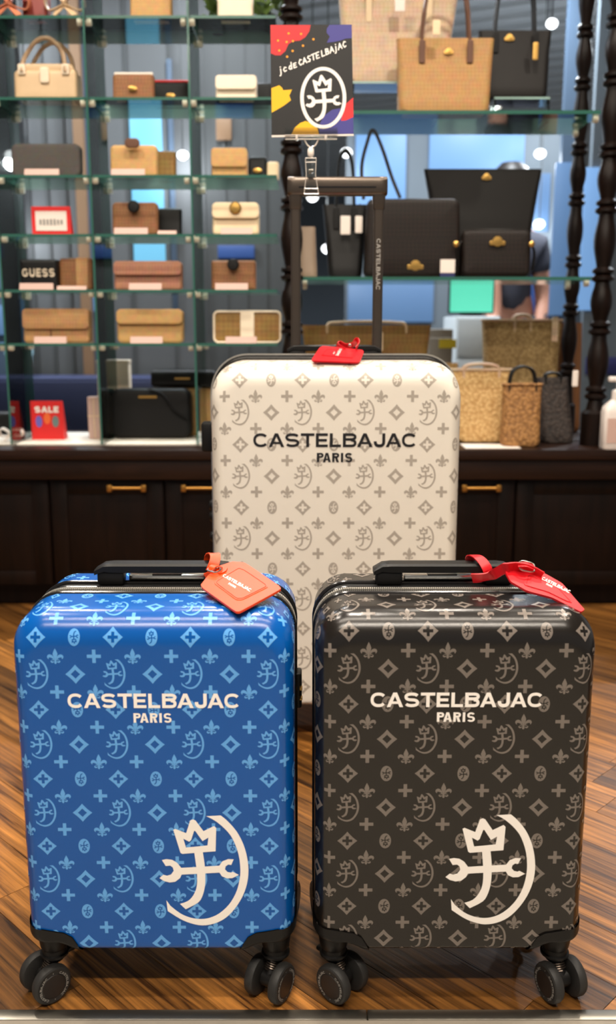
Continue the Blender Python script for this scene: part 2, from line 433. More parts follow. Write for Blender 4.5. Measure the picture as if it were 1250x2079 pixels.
def put_word(mb, s, W, H, fn, lift=1.2e-5, maxlen=None, **k):
    for i, g in enumerate(word(s, W, H, **k)):
        mb.poly([g], lambda u, v: fn(u, v, i * lift), 0, maxlen)
    return mb

# ------------------------------------------------------------------ the setting
floor = struct(MB().box((0, -1.0, -0.03), (9, 4.128, 0.06)).build('floor', 'tile', flat=True), 'pale stone floor in front of the metal strip')
sub = struct(MB().box((0, 2.1, -0.035), (9, 2.04, 0.05)).build('floor_wood', mat('subfloor', C(40, 24, 14), 0.8), flat=True), 'diagonal wooden plank floor')
far_floor = struct(MB().box((0, 8.1, -0.03), (14, 9.9, 0.06)).build('floor_far', mat('far_floor', C(96, 92, 88), 0.4, var=.15, vscale=3), flat=True), 'grey floor of the shop beyond the shelves')
random.seed(4)
def clip(poly, f):                                    # keep the side where f >= 0
    out = []
    for i in range(len(poly)):
        a, b = poly[i], poly[(i + 1) % len(poly)]; fa, fb = f(a), f(b)
        if fa >= 0: out.append(a)
        if fa * fb < 0: t = fa / (fa - fb); out.append((a[0] + (b[0] - a[0]) * t, a[1] + (b[1] - a[1]) * t))
    return out
PW, FY0, FY1, FX = 0.103, 1.0835, 2.93, 1.35
ca = math.cos(-math.pi / 4); sa = math.sin(-math.pi / 4)
def w2l(x, y): return (x * ca + y * sa, -x * sa + y * ca)
def l2w(a, b): return (a * ca - b * sa, a * sa + b * ca)
off0 = w2l(0.0273, 1.0837)[1]                         # a board joint seen beside the black case's wheel
for r in range(-16, 30):
    b0 = off0 + r * PW
    st = random.uniform(-0.9, 0.0); a = -4.0 + st
    while a < 3.2:
        ln = random.choice((0.62, 0.9, 1.2))
        poly = [(a + .0005, b0 + .0005), (a + ln - .0005, b0 + .0005), (a + ln - .0005, b0 + PW - .0005), (a + .0005, b0 + PW - .0005)]
        mid = (a + ln / 2, b0 + PW / 2)
        for g in (lambda p: l2w(*p)[1] - FY0, lambda p: FY1 - l2w(*p)[1], lambda p: l2w(*p)[0] + FX, lambda p: FX - l2w(*p)[0]):
            if poly: poly = clip(poly, g)
        a += ln
        if len(poly) < 3: continue
        mb = MB().slab([(p[0] - mid[0], p[1] - mid[1]) for p in poly], lambda u, v, w: Vector((u, v, -0.01 + w)), 0.01)
        o = mb.build('plank', 'plank', sub, flat=True)
        x, y = l2w(*mid); o.location = (x, y, 0); o.rotation_euler = (0, 0, -math.pi / 4)
jx = on_plane(745, 2060, Vector((0, 0, 0)), Vector((0, 0, 1))).x
for k, (xa, xb) in enumerate(((-2.2, jx - .0005), (jx + .0005, 2.2))):
    struct(MB().box(((xa + xb) / 2, 1.0735, -0.0035), (xb - xa, 0.019, 0.010), bev=0.0015).build('trim_%d' % (k + 1), 'steel'),
           'brushed metal floor strip, %s length of two' % ('left' if k == 0 else 'right'))
ceiling = struct(MB().box((0, 5.0, CEIL + 0.05), (14, 16, 0.1)).build('ceiling', 'ceil', flat=True), 'shop ceiling with recessed lights')
M['far_wall'] = mat('far_wall_paint', C(92, 102, 112), 0.7, var=0.1, vscale=1.5)
wall_back = struct(MB().box((0, 12.6, CEIL / 2), (14, 0.1, CEIL)).build('wall_back', 'far_wall', flat=True), 'grey blue wall at the far end of the shop')
M['slat'] = mat('ceiling_slat', C(176, 184, 190), 0.45)
slat = None
for k in range(34):                                   # slatted ceiling beyond the shelves
    if slat is None: slat = MB().box((0, 0, 0), (7.5, 0.12, 0.05), bev=.004).build('slat', 'slat', ceiling); o = slat
    else: o = instance(slat, ceiling, (0, 0, 0))
    o.location = (1.6, 3.9 + k * 0.22, CEIL - 0.03); o.rotation_euler = (0, 0, math.radians(-24))
M['lamp_warm'] = emit('downlight_glow', (1, .86, .68, 1), 14.0)
M['lamp_cool'] = emit('cool_downlight_glow', (.93, .98, 1, 1), 16.0)
def downlight(x, y, w, col, m, label, r=0.055, z=CEIL, spread=2.4):
    t = thing('downlight', label, 'ceiling light', (x, y, z), 0, 'recessed downlights')
    mb = MB(); mb.lathe([(r + .018, 0.0), (r + .018, -.012), (r + .012, -.016), (r, -.016), (r - .006, -.006), (r - .006, 0.0)], 24)
    mb.build('rim', 'white', t)
    MB().lathe([(r - .004, -.001), (r - .004, -.006)], 24).build('lamp_disc', m, t)
    L = bpy.data.lights.new('downlight_lamp', 'AREA'); L.shape = 'DISK'; L.size = r * 2; L.energy = w; L.color = col; L.spread = spread
    o = bpy.data.objects.new('downlight_lamp', L); COL.objects.link(o); o.parent = t; o.location = (0, 0, -0.02)
for k, (x, y, w) in enumerate(DOWNLIGHTS):
    downlight(x, y, w, WARM, 'lamp_warm', 'warm recessed ceiling downlight above the sales floor')
for x, y, ln, wd, w, lb in STRIPS:
    t = thing('strip_light', 'long linear lamp on the ceiling ' + lb, 'ceiling light', (x, y, CEIL))
    MB().box((0, 0, -.02), (ln + .04, wd + .03, .04), bev=.004).build('housing', 'white', t)
    MB().box((0, 0, -.042), (ln, wd, .006), bev=.002).build('diffuser', 'lamp_warm', t)
    L = bpy.data.lights.new('strip_lamp', 'AREA'); L.shape = 'RECTANGLE'; L.size = ln; L.size_y = wd; L.energy = w; L.color = WARM; L.spread = 2.9
    o = bpy.data.objects.new('strip_lamp', L); COL.objects.link(o); o.parent = t; o.location = (0, 0, -.047)
for k, (x, y, w) in enumerate(FAR_LIGHTS):
    downlight(x, y, w, COOL, 'lamp_cool', 'cool recessed ceiling downlight in the shop behind the shelves', 0.07, CEIL - 0.06, 2.9)

# ------------------------------------------------------------------ suitcases
def caster(root, x, y, yaw, zt, R, text_side):
    """twin-wheel swivel caster; the axle points along local x"""
    mb = MB()
    mb.lathe([(.0165, zt), (.0165, zt - .006), (.019, zt - .007), (.019, zt - .010), (.013, zt - .011), (.012, zt - .018)], 20)
    mb.box((0.0, .018, zt - .0135), (.012, .018, .006), bev=.002)
    top = Vector((0, -.002, zt - .014)); ax = Vector((0, -.016, R))
    mb.tube([top, top.lerp(ax, .35)], .0085, 12)
    mb.tube([top.lerp(ax, .55), ax], [.0085, .0105], 12)
    mb.lathe([(.011, -.0085), (.011, .0085)], 16, Matrix.Translation(ax) @ Matrix.Rotation(math.pi / 2, 4, 'Y'))
    mb.lathe([(.0035, -.018), (.0035, .018)], 10, Matrix.Translation(ax) @ Matrix.Rotation(math.pi / 2, 4, 'Y'))
    f = mb.build('caster', 'black', root); f.location = (x, y, 0); f.rotation_euler = (0, 0, yaw)
    d = (ax - top).normalized(); s1 = d.cross(Vector((1, 0, 0))).normalized(); s2 = Vector((1, 0, 0))
    path = [top.lerp(ax, .22 + .40 * k / 48) + (s1 * math.cos(k * math.pi / 6) + s2 * math.sin(k * math.pi / 6)) * .0092 for k in range(49)]
    MB().tube([top.lerp(ax, .2), top.lerp(ax, .64)], .0062, 10).build('spring_core', 'blackgloss', f)
    MB().tube(path, .0013, 6).build('spring', 'gun', f)
    for sd in (-1, 1):
        prof = [(R * .35, -.0065), (R * .86, -.0068), (R * .95, -.006), (R, -.003), (R, .003), (R * .95, .006), (R * .86, .0072), (R * .80, .0068), (R * .3, .0068)]
        MX = Matrix.Translation(ax + Vector((sd * .0185, 0, 0))) @ Matrix.Rotation(sd * math.pi / 2, 4, 'Y')
        w = MB(); w.lathe(prof, 36, MX, 0); w.lathe([(R * .62, .0071), (R * .60, .0076), (0.0005, .0076)], 30, MX, 1, (False, True))
        w.build('wheel', ['rubber', 'hub'], f)
        if sd == text_side:
            t = MB()
            for h in (0, math.pi):
                rr = R * .72
                put_word(t, 'CASTELBAJAC', 2.2, 0.0031, lambda u, v, l, h=h: MX @ Vector(((rr + v) * math.cos(h + math.pi / 2 - u), (rr + v) * math.sin(h + math.pi / 2 - u), .0077 + l)), 1e-5, .12)
                t.tris([[Vector((h + 0.0, -.0012)), Vector((h + .06, 0)), Vector((h - .0, .0012))]], lambda u, v: MX @ Vector(((rr + v) * math.cos(u), (rr + v) * math.sin(u), .0076)))
            t.build('wheel_lettering', 'grey_print', f, flat=True, recalc=False)

def make_suitcase(name, label, q):
    W, zt, zb, D = q['W'], q['zt'], q['zb'], q['D']
    ex, et, eb, ry, Rft = q['ex'], q['et'], q['eb'], q['ry'], q['Rf']; Rfb = .008
    a = W / 2 - ex; zlo = zb + eb; zhi = zt - et; zc = (zlo + zhi) / 2; b = (zhi - zlo) / 2
    root = thing(name, label, 'suitcase', (q['cx'], q['yf'] + D / 2, 0), q.get('rot', 0.0))
    sm, pm = q['shell'], q['print']
    def eof(nx, nz): return math.hypot(ex * nx, (et if nz > 0 else eb) * nz)
    base = []
    n = 14
    for sx, sz, a0 in ((1, -1, -90), (1, 1, 0), (-1, 1, 90), (-1, -1, 180)):
        for k in range(n + 1):
            an = math.radians(a0 + 90 * k / n); nx, nz = math.cos(an), math.sin(an); Rf = Rft if sz > 0 else Rfb
            base.append((sx * (a - Rf) + Rf * nx, sz * (b - Rf) + Rf * nz, nx, nz))
    for k in range(1, 40): base.append((-(a - Rfb) + 2 * (a - Rfb) * k / 40, -b, 0.0, -1.0))
    def warp(x, z):                                   # the bottom edge arches up into the wheel corners
        t = (abs(x) - (W / 2 - q['gw'] * .98)) / (q['gw'] * .42); t = max(0.0, min(1.0, t)); t = t * t * (3 - 2 * t)
        return z + .013 * t * max(0.0, min(1.0, 1 - (z - zb) / .034))
    def loop(f, off, y): return [(x + nx * (eof(nx, nz) * f + off), y, warp(x, zc + z + nz * (eof(nx, nz) * f + off))) for x, z, nx, nz in base]
    def surf(u, v, off=0.0, rear=False, lim=1.0):
        Rf = Rft if v > 0 else Rfb
        cu = max(-(a - Rf), min(a - Rf, u)); cv = max(-(b - Rf), min(b - Rf, v))
        du, dv = u - cu, v - cv; ds = math.hypot(du, dv)
        if ds <= Rf: x, z, back = u, v, -off
        else:
            nx, nz = du / ds, dv / ds; s = ds - Rf; e = eof(nx, nz); Lc = math.pi / 4 * (e + ry)
            if s < Lc:
                th = s / Lc * math.pi / 2; out = e * math.sin(th); back = ry * (1 - math.cos(th))
                no, nb = ry * math.sin(th), -e * math.cos(th); l = math.hypot(no, nb) or 1
                out += off * no / l; back += off * nb / l
            else:
                out = e + off; back = ry + s - Lc
                if back > lim + .004: return None
                back = min(back, lim)
            x, z = cu + nx * (Rf + out), cv + nz * (Rf + out)
        return Vector((x, -D / 2 + back, warp(x, zc + z))) if not rear else Vector((-x, D / 2 - back, warp(x, zc + z)))
    df, dr = q['df'], q['dr']
    for rear, dd, nm in ((False, df, 'front_shell'), (True, dr, 'rear_shell')):
        sg = -1 if not rear else 1
        mb = MB(); L = [loop(0, -.006, sg * D / 2)]
        for k in range(13):
            th = math.pi / 2 * k / 12; L.append(loop(math.sin(th), 0, sg * (D / 2 - ry * (1 - math.cos(th)))))
        L += [loop(1, 0, sg * (D / 2 - dd)), loop(1, -.003, sg * (D / 2 - dd)), loop(1, -.004, sg * (D / 2 - dd + .01))]
        mb.loft(L, 0, (True, False)).build(nm, sm, root, sharp=45)
    # monogram print
    pu, pv, k = q['pu'], q['pv'], q['pu'] / .0945
    for rear, dd in ((False, df), (True, dr)):
        mb = MB()
        limu = a + ex + dd + .02; limv = b + max(et, eb) + dd + .02
        ni = int(limu / pu) + 2; nj = int(limv / pv) + 2
        def put(rings_list, s, u, v, mi=0, off=.00025, rot=False, asp=1.0):
            if abs(u) > limu or abs(v) > limv: return
            inside = abs(u) + s < a and abs(v) + s < b
            for i, rings in enumerate(rings_list):
                R2 = [[(u + (-x if rot else x) * s * asp, v + (-y if rot else y) * s) for x, y in r] for r in rings]
                mb.poly(R2, lambda uu, vv: surf(uu, vv, off + i * 6e-6, rear, dd - .001), mi, None if inside else .0045 * k)
        for i in range(-ni, ni + 1):
            for j in range(-nj, nj + 1):
                u, v = q['u0'] + i * pu, q['z0'] - zc + j * pv
                if rear and abs(u) < a * .6 and abs(v) < b * .6: continue
                put(EMB, .0385 * k, u, v)
                put([[star(.0125 * k, .86), star(.0058 * k, .93)]], 1, u + pu / 2, v)
                put([[star(.0125 * k, .86), plus(.0062 * k, .0018 * k)]], 1, u, v + pv / 2)
                put([[ellipse(.0073 * k, .0102 * k)]], 1, u + pu / 2, v + pv / 2)
                put(EMBN, .0150 * k, u + pu / 2, v + pv / 2, 1, .0004, (i + q['par']) % 2 == 0, .95)
                put(FLEUR, .0205 * k, u + pu * .25, v + pv * .25)
                put(FLEUR, .0205 * k, u + pu * .75, v - pv * .25)
                put([[plus(.0086 * k, .0022 * k)]], 1, u + pu * .75, v + pv * .25)
                put([[plus(.0086 * k, .0022 * k)]], 1, u + pu * .25, v - pv * .25)
        mb.build('monogram_print', [pm, sm], root, flat=False, merge=0, recalc=False)
    for s, x, z, w, h, bo in q['texts']:
        put_word(MB(), s, w, h, lambda u, v, l: Vector((x + u, -D / 2 - .0006 - l, z + v)), t=bo, gap=.17 if s == 'PARIS' else .14, ws=.66 if s == 'PARIS' else 1.0).build('lettering', q['ink'], root, flat=True, recalc=False)
    if 'emblem' in q:
        x, z, h = q['emblem']; mb = MB()
        for i, rings in enumerate(EMB): mb.poly([[(x + p * h, z + r * h) for p, r in R] for R in rings], lambda u, v: Vector((u, -D / 2 - .0007 - i * 1e-5, v)))
        mb.build('emblem', q['ink'], root, flat=True, recalc=False)
    # zip band, piping, teeth, pulls
    y0, y1 = -D / 2 + df, D / 2 - dr
    gb = q.get('gb', 0.0)
    MB().loft([loop(1, -.0035, y0 - .004), loop(1, -.0025, y0), loop(1, gb * .8 - .002, y0 + (y1 - y0) * .12), loop(1, gb - .002, (y0 + y1) / 2), loop(1, gb * .8 - .002, y0 + (y1 - y0) * .88), loop(1, -.0025, y1), loop(1, -.0035, y1 + .004)], 0, (False, False)).build('zip_gusset', 'blackfab', root)
    zy = q['zips']
    for yy, r, g in [(y0 + .004, .0034, .45), (y1 - .003, .0034, .45), (y0 + (y1 - y0) * .52, .0026, 1.0)]:
        P = [Vector(p) for p in loop(1, -.0008 + gb * g, yy)]
        MB().tube(P, r, 8, closed=True).build('piping', 'blackgloss', root)
    P = [Vector(p) for p in loop(1, gb, 0)]; dist = [0.0]
    for i in range(len(P)): dist.append(dist[-1] + (P[(i + 1) % len(P)] - P[i]).length)
    for fz in zy:
        yy = y0 + (y1 - y0) * fz; mb = MB(); s = 0.0; i = 0
        while s < dist[-1]:
            while dist[i + 1] < s: i += 1
            p, q2 = P[i], P[(i + 1) % len(P)]; d = (q2 - p).normalized(); p = p + d * (s - dist[i]); nn = Vector((d.z, 0, -d.x))
            hx, hy, hn = d * .0009, Vector((0, .0036, 0)), nn * .0016
            c0 = p + Vector((0, yy, 0)) + nn * .0002
            vs = [c0 + hx * i1 + hy * i2 + hn * i3 for i1 in (-1, 1) for i2 in (-1, 1) for i3 in (-1, 1)]
            mb.add(vs, [(4, 6, 7, 5), (0, 1, 3, 2), (0, 4, 5, 1), (2, 3, 7, 6), (1, 5, 7, 3)]); s += .0027
        z = mb.build('zipper_teeth', 'teeth', root, flat=True, merge=0); z['kind'] = 'stuff'
    # bottom corner guards
    for rear in (False, True):
        for sd in (-1, 1):
            dd = dr if rear else df
            gw, gh = q['gw'], q['gh']; ue = W / 2; vb = zb - zc
            far = dd + .04
            poly = [(ue - gw, vb - far), (ue - gw, vb + .004), (ue - gw + .004, vb + gh * .38), (ue - gw + .011, vb + gh * .68), (ue - gw + .022, vb + gh * .86), (ue - gw + .036, vb + gh * .93), (ue - ex, vb + gh), (ue + far, vb + gh), (ue + far, vb - far)]
            poly = [(sd * x, y) for x, y in poly]
            if sd < 0: poly = poly[::-1]
            mb = MB().poly([poly], lambda u, v: surf(u, v, .0022, rear, dd - .002), 0, .006)
            mb.poly([poly], lambda u, v: surf(u, v, .0003, rear, dd - .002), 0, .02)
            g = mb.build('corner_guard', 'black', root, sharp=50, merge=1e-4)
            gx, gy = sd * (W / 2 - q['cxi']), (-1 if not rear else 1) * (D / 2 - q['cyi'])
            mb = MB().lathe([(.021, zb + .012), (.020, zb + .002), (.0185, q['ch'] + .004), (.0165, q['ch']), (.004, q['ch'])], 20)
            mb.box((-sd * .010, 0, zb + .010), (.030, .026, .012), bev=.005)
            h = mb.build('caster_housing', 'black', root); h.location = (gx, gy, 0)
            yaw, ts = q['yaw'][(1 if sd > 0 else 0) + (2 if rear else 0)]
            caster(root, gx, gy, yaw, q['ch'], q['wr'], ts)
    # carry handle on top
    hy, hl, hz = q['hy'], q['hl'], zt
    mb = MB()
    prof = []
    for t in [i / 16 for i in range(17)]:
        xx = -hl / 2 + hl * t; ed = min(t, 1 - t); zz = hz + .0235 - .006 * max(0, 1 - ed / .05) ** 2
        th = .0055 + .004 * min(1, ed / .12); wd = .013
        prof.append([(xx, hy + wd * cx2, zz + th * cz2) for cx2, cz2 in ((-1, -.6), (-1, .3), (-.75, .6), (.75, .6), (1, .3), (1, -.6), (.7, -.75), (-.7, -.75))])
    mb.loft(prof).build('carry_handle', 'black', root)
    for sd in (-1, 1):
        MB().box((sd * (hl / 2 - .021), hy, hz + .009), (.036, .022, .020), bev=.004).build('handle_mount', 'black', root)
    tr = MB().box((0, hy + .016, hz + .0035), (hl - .085, .018, .011), bev=.002).build('trolley_tray', 'chrome', root)
    MB().box((0, hy + .013, hz + .0095), (.04, .013, .002)).build('tray_gap', 'blackgloss', tr)  # black piece stands in for the dark gap in the tray
    # side lock between the zip pulls
    lx = W / 2 + .004; lz = q['lock']
    for sd in ((1, -1) if q.get('both') else (1,)):
        lk = MB().box((sd * lx, (y0 + y1) / 2, lz), (.010, .026, .05), bev=.003).build('side_lock', 'black', root)
        for dz in (-.008, .006):
            MB().box((sd * (lx + .004), (y0 + y1) / 2 - .016, lz + dz), (.004, .012, .003), bev=.001).build('zip_pull', 'gold', lk)
    if 'side_handle' in q:
        sd, z0h, z1h = q['side_handle']
        mb = MB().box((sd * (W / 2 + .016), (y0 + y1) / 2, (z0h + z1h) / 2), (.034, .034, z1h - z0h), bev=.006)
        mb.build('side_handle', 'black', root)
        for zz in q['feet']:
            MB().lathe([(.012, 0), (.012, .018), (.009, .022), (.0005, .023)], 16, Matrix.Translation((sd * W / 2, y1 - .01, zz)) @ Matrix.Rotation(sd * math.pi / 2, 4, 'Y')).build('side_foot', 'black', root)
    if 'trolley' in q:
        xl, xr, ztop, ty = q['trolley']
        for x in (xl, xr):
            tb = MB(); r = .0105
            L = [[(x + p, ty + r2, z) for p, r2 in rrect(.021, .017, .005, 4)] for z in (zt - .01, ztop - .062)]
            tb.loft(L).build('handle_tube', 'gun', root, sharp=50)
            cl = MB(); L = []
            for z, w, d in ((ztop - .065, .023, .019), (ztop - .062, .025, .021), (ztop - .034, .027, .023), (ztop - .012, .031, .026)):
                L.append([(x + p, ty + r2, z) for p, r2 in rrect(w, d, .005, 4)])
            cl.loft(L).build('handle_collar', 'gun', root, sharp=50)
        L = []
        for x in [xl - .017, xl - .015] + [xl + (xr - xl) * t / 6 for t in range(7)] + [xr + .015, xr + .017]:
            e = .88 if x in (xl - .017, xr + .017) else 1.0
            L.append([(x, ty + p * e, ztop - .019 + r2 * e) for p, r2 in rrect(.030, .038, .009, 4)])
        MB().loft(L).build('grip', 'gun', root, sharp=50)
        MB().box(((xl + xr) / 2, ty - .0152, ztop - .022), ((xr - xl) * .92, .001, .003)).build('grip_seam', 'blackgloss', root)
        put_word(MB(), 'CASTELBAJAC', .105, .0085, lambda u, v, l: Vector((xr + v, ty - .0089 - l, q['hand_text'] - u))).build('handle_lettering', 'grey_print', root, flat=True, recalc=False)
        MB().box(((xl + xr) / 2, ty, zt + .002), (xr - xl + .05, .04, .008), bev=.003).build('handle_socket', 'black', root)
    return root

def shell_mat(name, col, rough, bump, spec=0.5):
    m, nt, b = new_mat(name)
    b.inputs['Base Color'].default_value = col; b.inputs['Roughness'].default_value = rough; b.inputs['Specular IOR Level'].default_value = spec
    v = coords(nt)
    n = nt.nodes.new('ShaderNodeTexNoise'); n.inputs['Scale'].default_value = 900; n.inputs['Detail'].default_value = 1
    bp = nt.nodes.new('ShaderNodeBump'); bp.inputs['Strength'].default_value = bump; bp.inputs['Distance'].default_value = 0.00012
    nt.links.new(v, n.inputs['Vector']); nt.links.new(n.outputs['Fac'], bp.inputs['Height']); nt.links.new(bp.outputs['Normal'], b.inputs['Normal'])
    return m
M['blue_shell'] = shell_mat('blue_shell', C(0, 82, 164), 0.22, 0.35)
M['blue_print'] = shell_mat('blue_shell_print', C(96, 166, 232), 0.24, 0.35)
M['black_shell'] = shell_mat('black_shell', C(25, 22, 20), 0.22, 0.5, 0.55)
M['black_mono'] = shell_mat('black_shell_print', C(116, 107, 100), 0.24, 0.5, 0.55)
M['cream_shell'] = shell_mat('cream_shell', C(229, 221, 208), 0.32, 0.3)
M['cream_mono'] = shell_mat('cream_shell_print', C(172, 162, 150), 0.38, 0.3)
SMALL = dict(zt=.542, zb=.078, D=.225, ex=.022, et=.042, eb=.014, ry=.036, Rf=.024, df=.090, dr=.075, pu=.0945, pv=.0925,
             zips=(.36,), gw=.072, gh=.038, cxi=.026, cyi=.036, ch=.066, wr=.0265, hy=.030, hl=.19, lock=.40, shell=None)
def small(**k): d = dict(SMALL); d.update(k); return d
bx = -.1925; kx = .1835
blue = make_suitcase('cabin_suitcase', 'small blue hard-shell cabin suitcase with pale blue monogram print and orange tag', small(
    cx=bx, yf=1.088, W=.350, shell='blue_shell', print='blue_print', ink='white_print', u0=-.0455, z0=.3732, par=1,
    texts=[('CASTELBAJAC', .0025, .4312, .213, .0190, .205), ('PARIS', .0, .4087, .0470, .0125, .19)], emblem=(.0590, .1995, .1555),
    yaw=[(math.radians(-48), 1), (math.radians(-30), 1), (math.radians(190), 1), (math.radians(170), 1)]))
black = make_suitcase('cabin_suitcase', 'small black hard-shell cabin suitcase with grey monogram print and red tag', small(
    cx=kx, yf=1.088, W=.350, shell='black_shell', print='black_mono', ink='white_print', u0=-.0370, z0=.3805, par=1, pu=.0965,
    texts=[('CASTELBAJAC', .0002, .4325, .213, .0190, .205), ('PARIS', -.0005, .4098, .0470, .0125, .19)], emblem=(.0500, .2010, .1555),
    yaw=[(math.radians(48), -1), (math.radians(22), -1), (math.radians(190), 1), (math.radians(170), 1)]))
WZ = .8165
white = make_suitcase('check_in_suitcase', 'large cream hard-shell suitcase with beige monogram print and raised trolley handle', dict(
    cx=.0555, yf=1.838, W=.498, zt=WZ, zb=.10, D=.31, ex=.026, et=.046, eb=.018, ry=.045, Rf=.04, df=.120, dr=.12, gb=.0105, pu=.1228, pv=.1265,
    zips=(.36,), gw=.08, gh=.04, cxi=.03, cyi=.045, ch=.085, wr=.036, hy=.045, hl=.2, lock=.45, both=True,
    shell='cream_shell', print='cream_mono', ink='black_print', u0=-.0660, z0=.7190, par=0,
    texts=[('CASTELBAJAC', -.002, .6645, .3225, .0272, .185), ('PARIS', -.0030, .6300, .0700, .0185, .19)],
    yaw=[(.5, 1), (.3, 1), (.2, 1), (.1, 1)], side_handle=(-1, .622, .686), feet=(.50, .475, .43),
    trolley=(-.0815, .0925, 1.1895, .052), hand_text=1.0125))

# ------------------------------------------------------------------ luggage tags
def frame_from_px(o, u, v):                           # three pixels with distances -> plane axes
    O = at(*o); U = (at(*u) - O); V = (at(*v) - O); n = U.cross(V).normalized()
    if n.dot(Vector((0, 0, CAM_H)) - O) < 0: n = -n
    return O, n
def smooth_poly(pts, rad=0.25, n=4):                  # rounds the corners of a polygon
    out = []; N = len(pts)
    for i in range(N):
        p, a, b = Vector(pts[i]), Vector(pts[i - 1]), Vector(pts[(i + 1) % N])
        s, e = p.lerp(a, rad), p.lerp(b, rad)
        for k in range(n + 1):
            t = k / n; q = s * (1 - t) ** 2 + p * 2 * t * (1 - t) + e * t * t; out.append((q.x, q.y))
    return out
def band(mb, path, wdir, width, th, mi=0):            # leather strap: path centre line, width along wdir
    P = [Vector(p) for p in path]; loops = []
    for i, p in enumerate(P):
        t = (P[min(i + 1, len(P) - 1)] - P[max(i - 1, 0)]).normalized()
        w = wdir[i] if isinstance(wdir, list) else wdir
        w = (w - t * w.dot(t)).normalized() * width / 2; n = t.cross(w).normalized() * th / 2
        loops.append([p - w - n, p + w - n, p + w + n, p - w + n])
    return mb.loft(loops, mi)
def catmull(P, n=6):
    P = [Vector(p) for p in P]; out = []
    for i in range(len(P) - 1):
        a, b, c, d = P[max(i - 1, 0)], P[i], P[i + 1], P[min(i + 2, len(P) - 1)]
        for k in range(n):
            t = k / n
            out.append(0.5 * ((2 * b) + (c - a) * t + (2 * a - 5 * b + 4 * c - d) * t * t + (3 * b - a - 3 * c + d) * t ** 3))
    return out + [P[-1]]
def leather(name, c): return mat(name, c, 0.42, bump=0.12, bscale=700, var=0.06, vscale=60)
M['orange'] = leather('orange_leather', C(240, 72, 8)); M['orange_d'] = leather('orange_leather_edge', C(206, 50, 4))
M['red'] = leather('red_leather', C(204, 10, 26)); M['red_d'] = leather('red_leather_edge', C(176, 8, 20))
def luggage_tag(label, plane, outline, pocket, txt, m, md, th=.0032, bend=None):
    O, n = plane
    root = thing('luggage_tag', label, 'luggage tag', O)
    bend = bend or (lambda p: p)
    def P(px, py, w=0.0): return bend(on_plane(px, py, O, n) + n * w) - O
    MB().slab(smooth_poly(outline, .16), lambda u, v, w: P(u, v, w), th).build('leather_body', m, root, sharp=40)
    MB().slab(smooth_poly(pocket, .14), lambda u, v, w: P(u, v, th + w - .0002), .0009).build('pocket', m, root, sharp=40)
    # stitched groove around the pocket
    c = Vector((sum(p[0] for p in pocket) / len(pocket), sum(p[1] for p in pocket) / len(pocket)))
    ring = smooth_poly([tuple(c + (Vector(p) - c) * .92) for p in pocket], .14)
    MB().tube([P(u, v, th + .0009) for u, v in ring], .0004, 5, closed=True).build('stitching', md, root)
    for s, o, u, v in txt:                            # lettering: origin px, end-of-baseline px, top-of-cap px
        A, B, T = (P(*q, th + .0011) for q in (o, u, v)); mb = MB()
        for i, g in enumerate(word(s, 1, 1, t=.19)):
            mb.poly([g], lambda x, y: A + (B - A) * (x + .5) + (T - A) * (y + .5) + n * i * 1.2e-5)
        mb.build('lettering', 'white_print', root, flat=True, recalc=False)
    return root, P
# orange tag over the blue case
pl = frame_from_px((406, 1193, 1.166), (479, 1244, 1.097), (571, 1198, 1.146))
ot, P = luggage_tag('orange leather luggage tag lying on top of the blue suitcase', pl,
    [(406, 1194), (479, 1246), (487, 1246), (571, 1200), (566, 1193), (497, 1146), (472, 1144), (446, 1153), (423, 1172)],
    [(432, 1187), (480, 1223), (492, 1223), (544, 1197), (543, 1192), (496, 1160), (484, 1156)],
    [('CASTELBAJAC', (452, 1176), (508, 1208), (456, 1171)), ('PARIS', (463.5, 1192), (478, 1200.5), (466, 1188.5))], 'orange', 'orange_d')
n = pl[1]; h0 = Vector((blue.location.x, blue.location.y + .030, .572)) - ot.location
MB().slab(smooth_poly([(436, 1160), (446, 1172), (459, 1166), (463, 1158), (455, 1153), (446, 1155)], .3), lambda u, v, w: P(u, v, .0034 + w), .0016).build('strap_tab', 'orange', ot)
hx = at(431, 1165, 1.235).x - ot.location.x
loop = [Vector((hx + .006 * math.sin(k * .5), h0.y - .0165 * math.cos(2 * math.pi * k / 20), h0.z - .010 + .021 * math.sin(2 * math.pi * k / 20))) for k in range(21)]
band(MB(), loop, Vector((1, 0, 0)), .014, .0016).build('strap', 'orange', ot)
def buckle(root, c, ux, uy, w, h, m='chrome'):
    mb = MB(); N = [c + ux * p + uy * q for p, q in rrect(w, h, min(w, h) * .3, 4)]
    mb.tube(N, .0011, 6, closed=True); mb.tube([c - ux * w * .5, c + ux * w * .5], .0008, 6)
    return mb.build('buckle', m, root)
bc = P(436, 1167, .008)
ux = (P(446, 1160) - P(430, 1170)).normalized(); uy = n.cross(ux)
buckle(ot, bc, ux, uy, .013, .017)
mb = MB(); band(mb, catmull([P(427, 1168, .002), P(432, 1165, .010), P(442, 1160, .008), P(452, 1160, .005)]), uy, .0095, .0016); mb.build('strap_end', 'orange', ot)
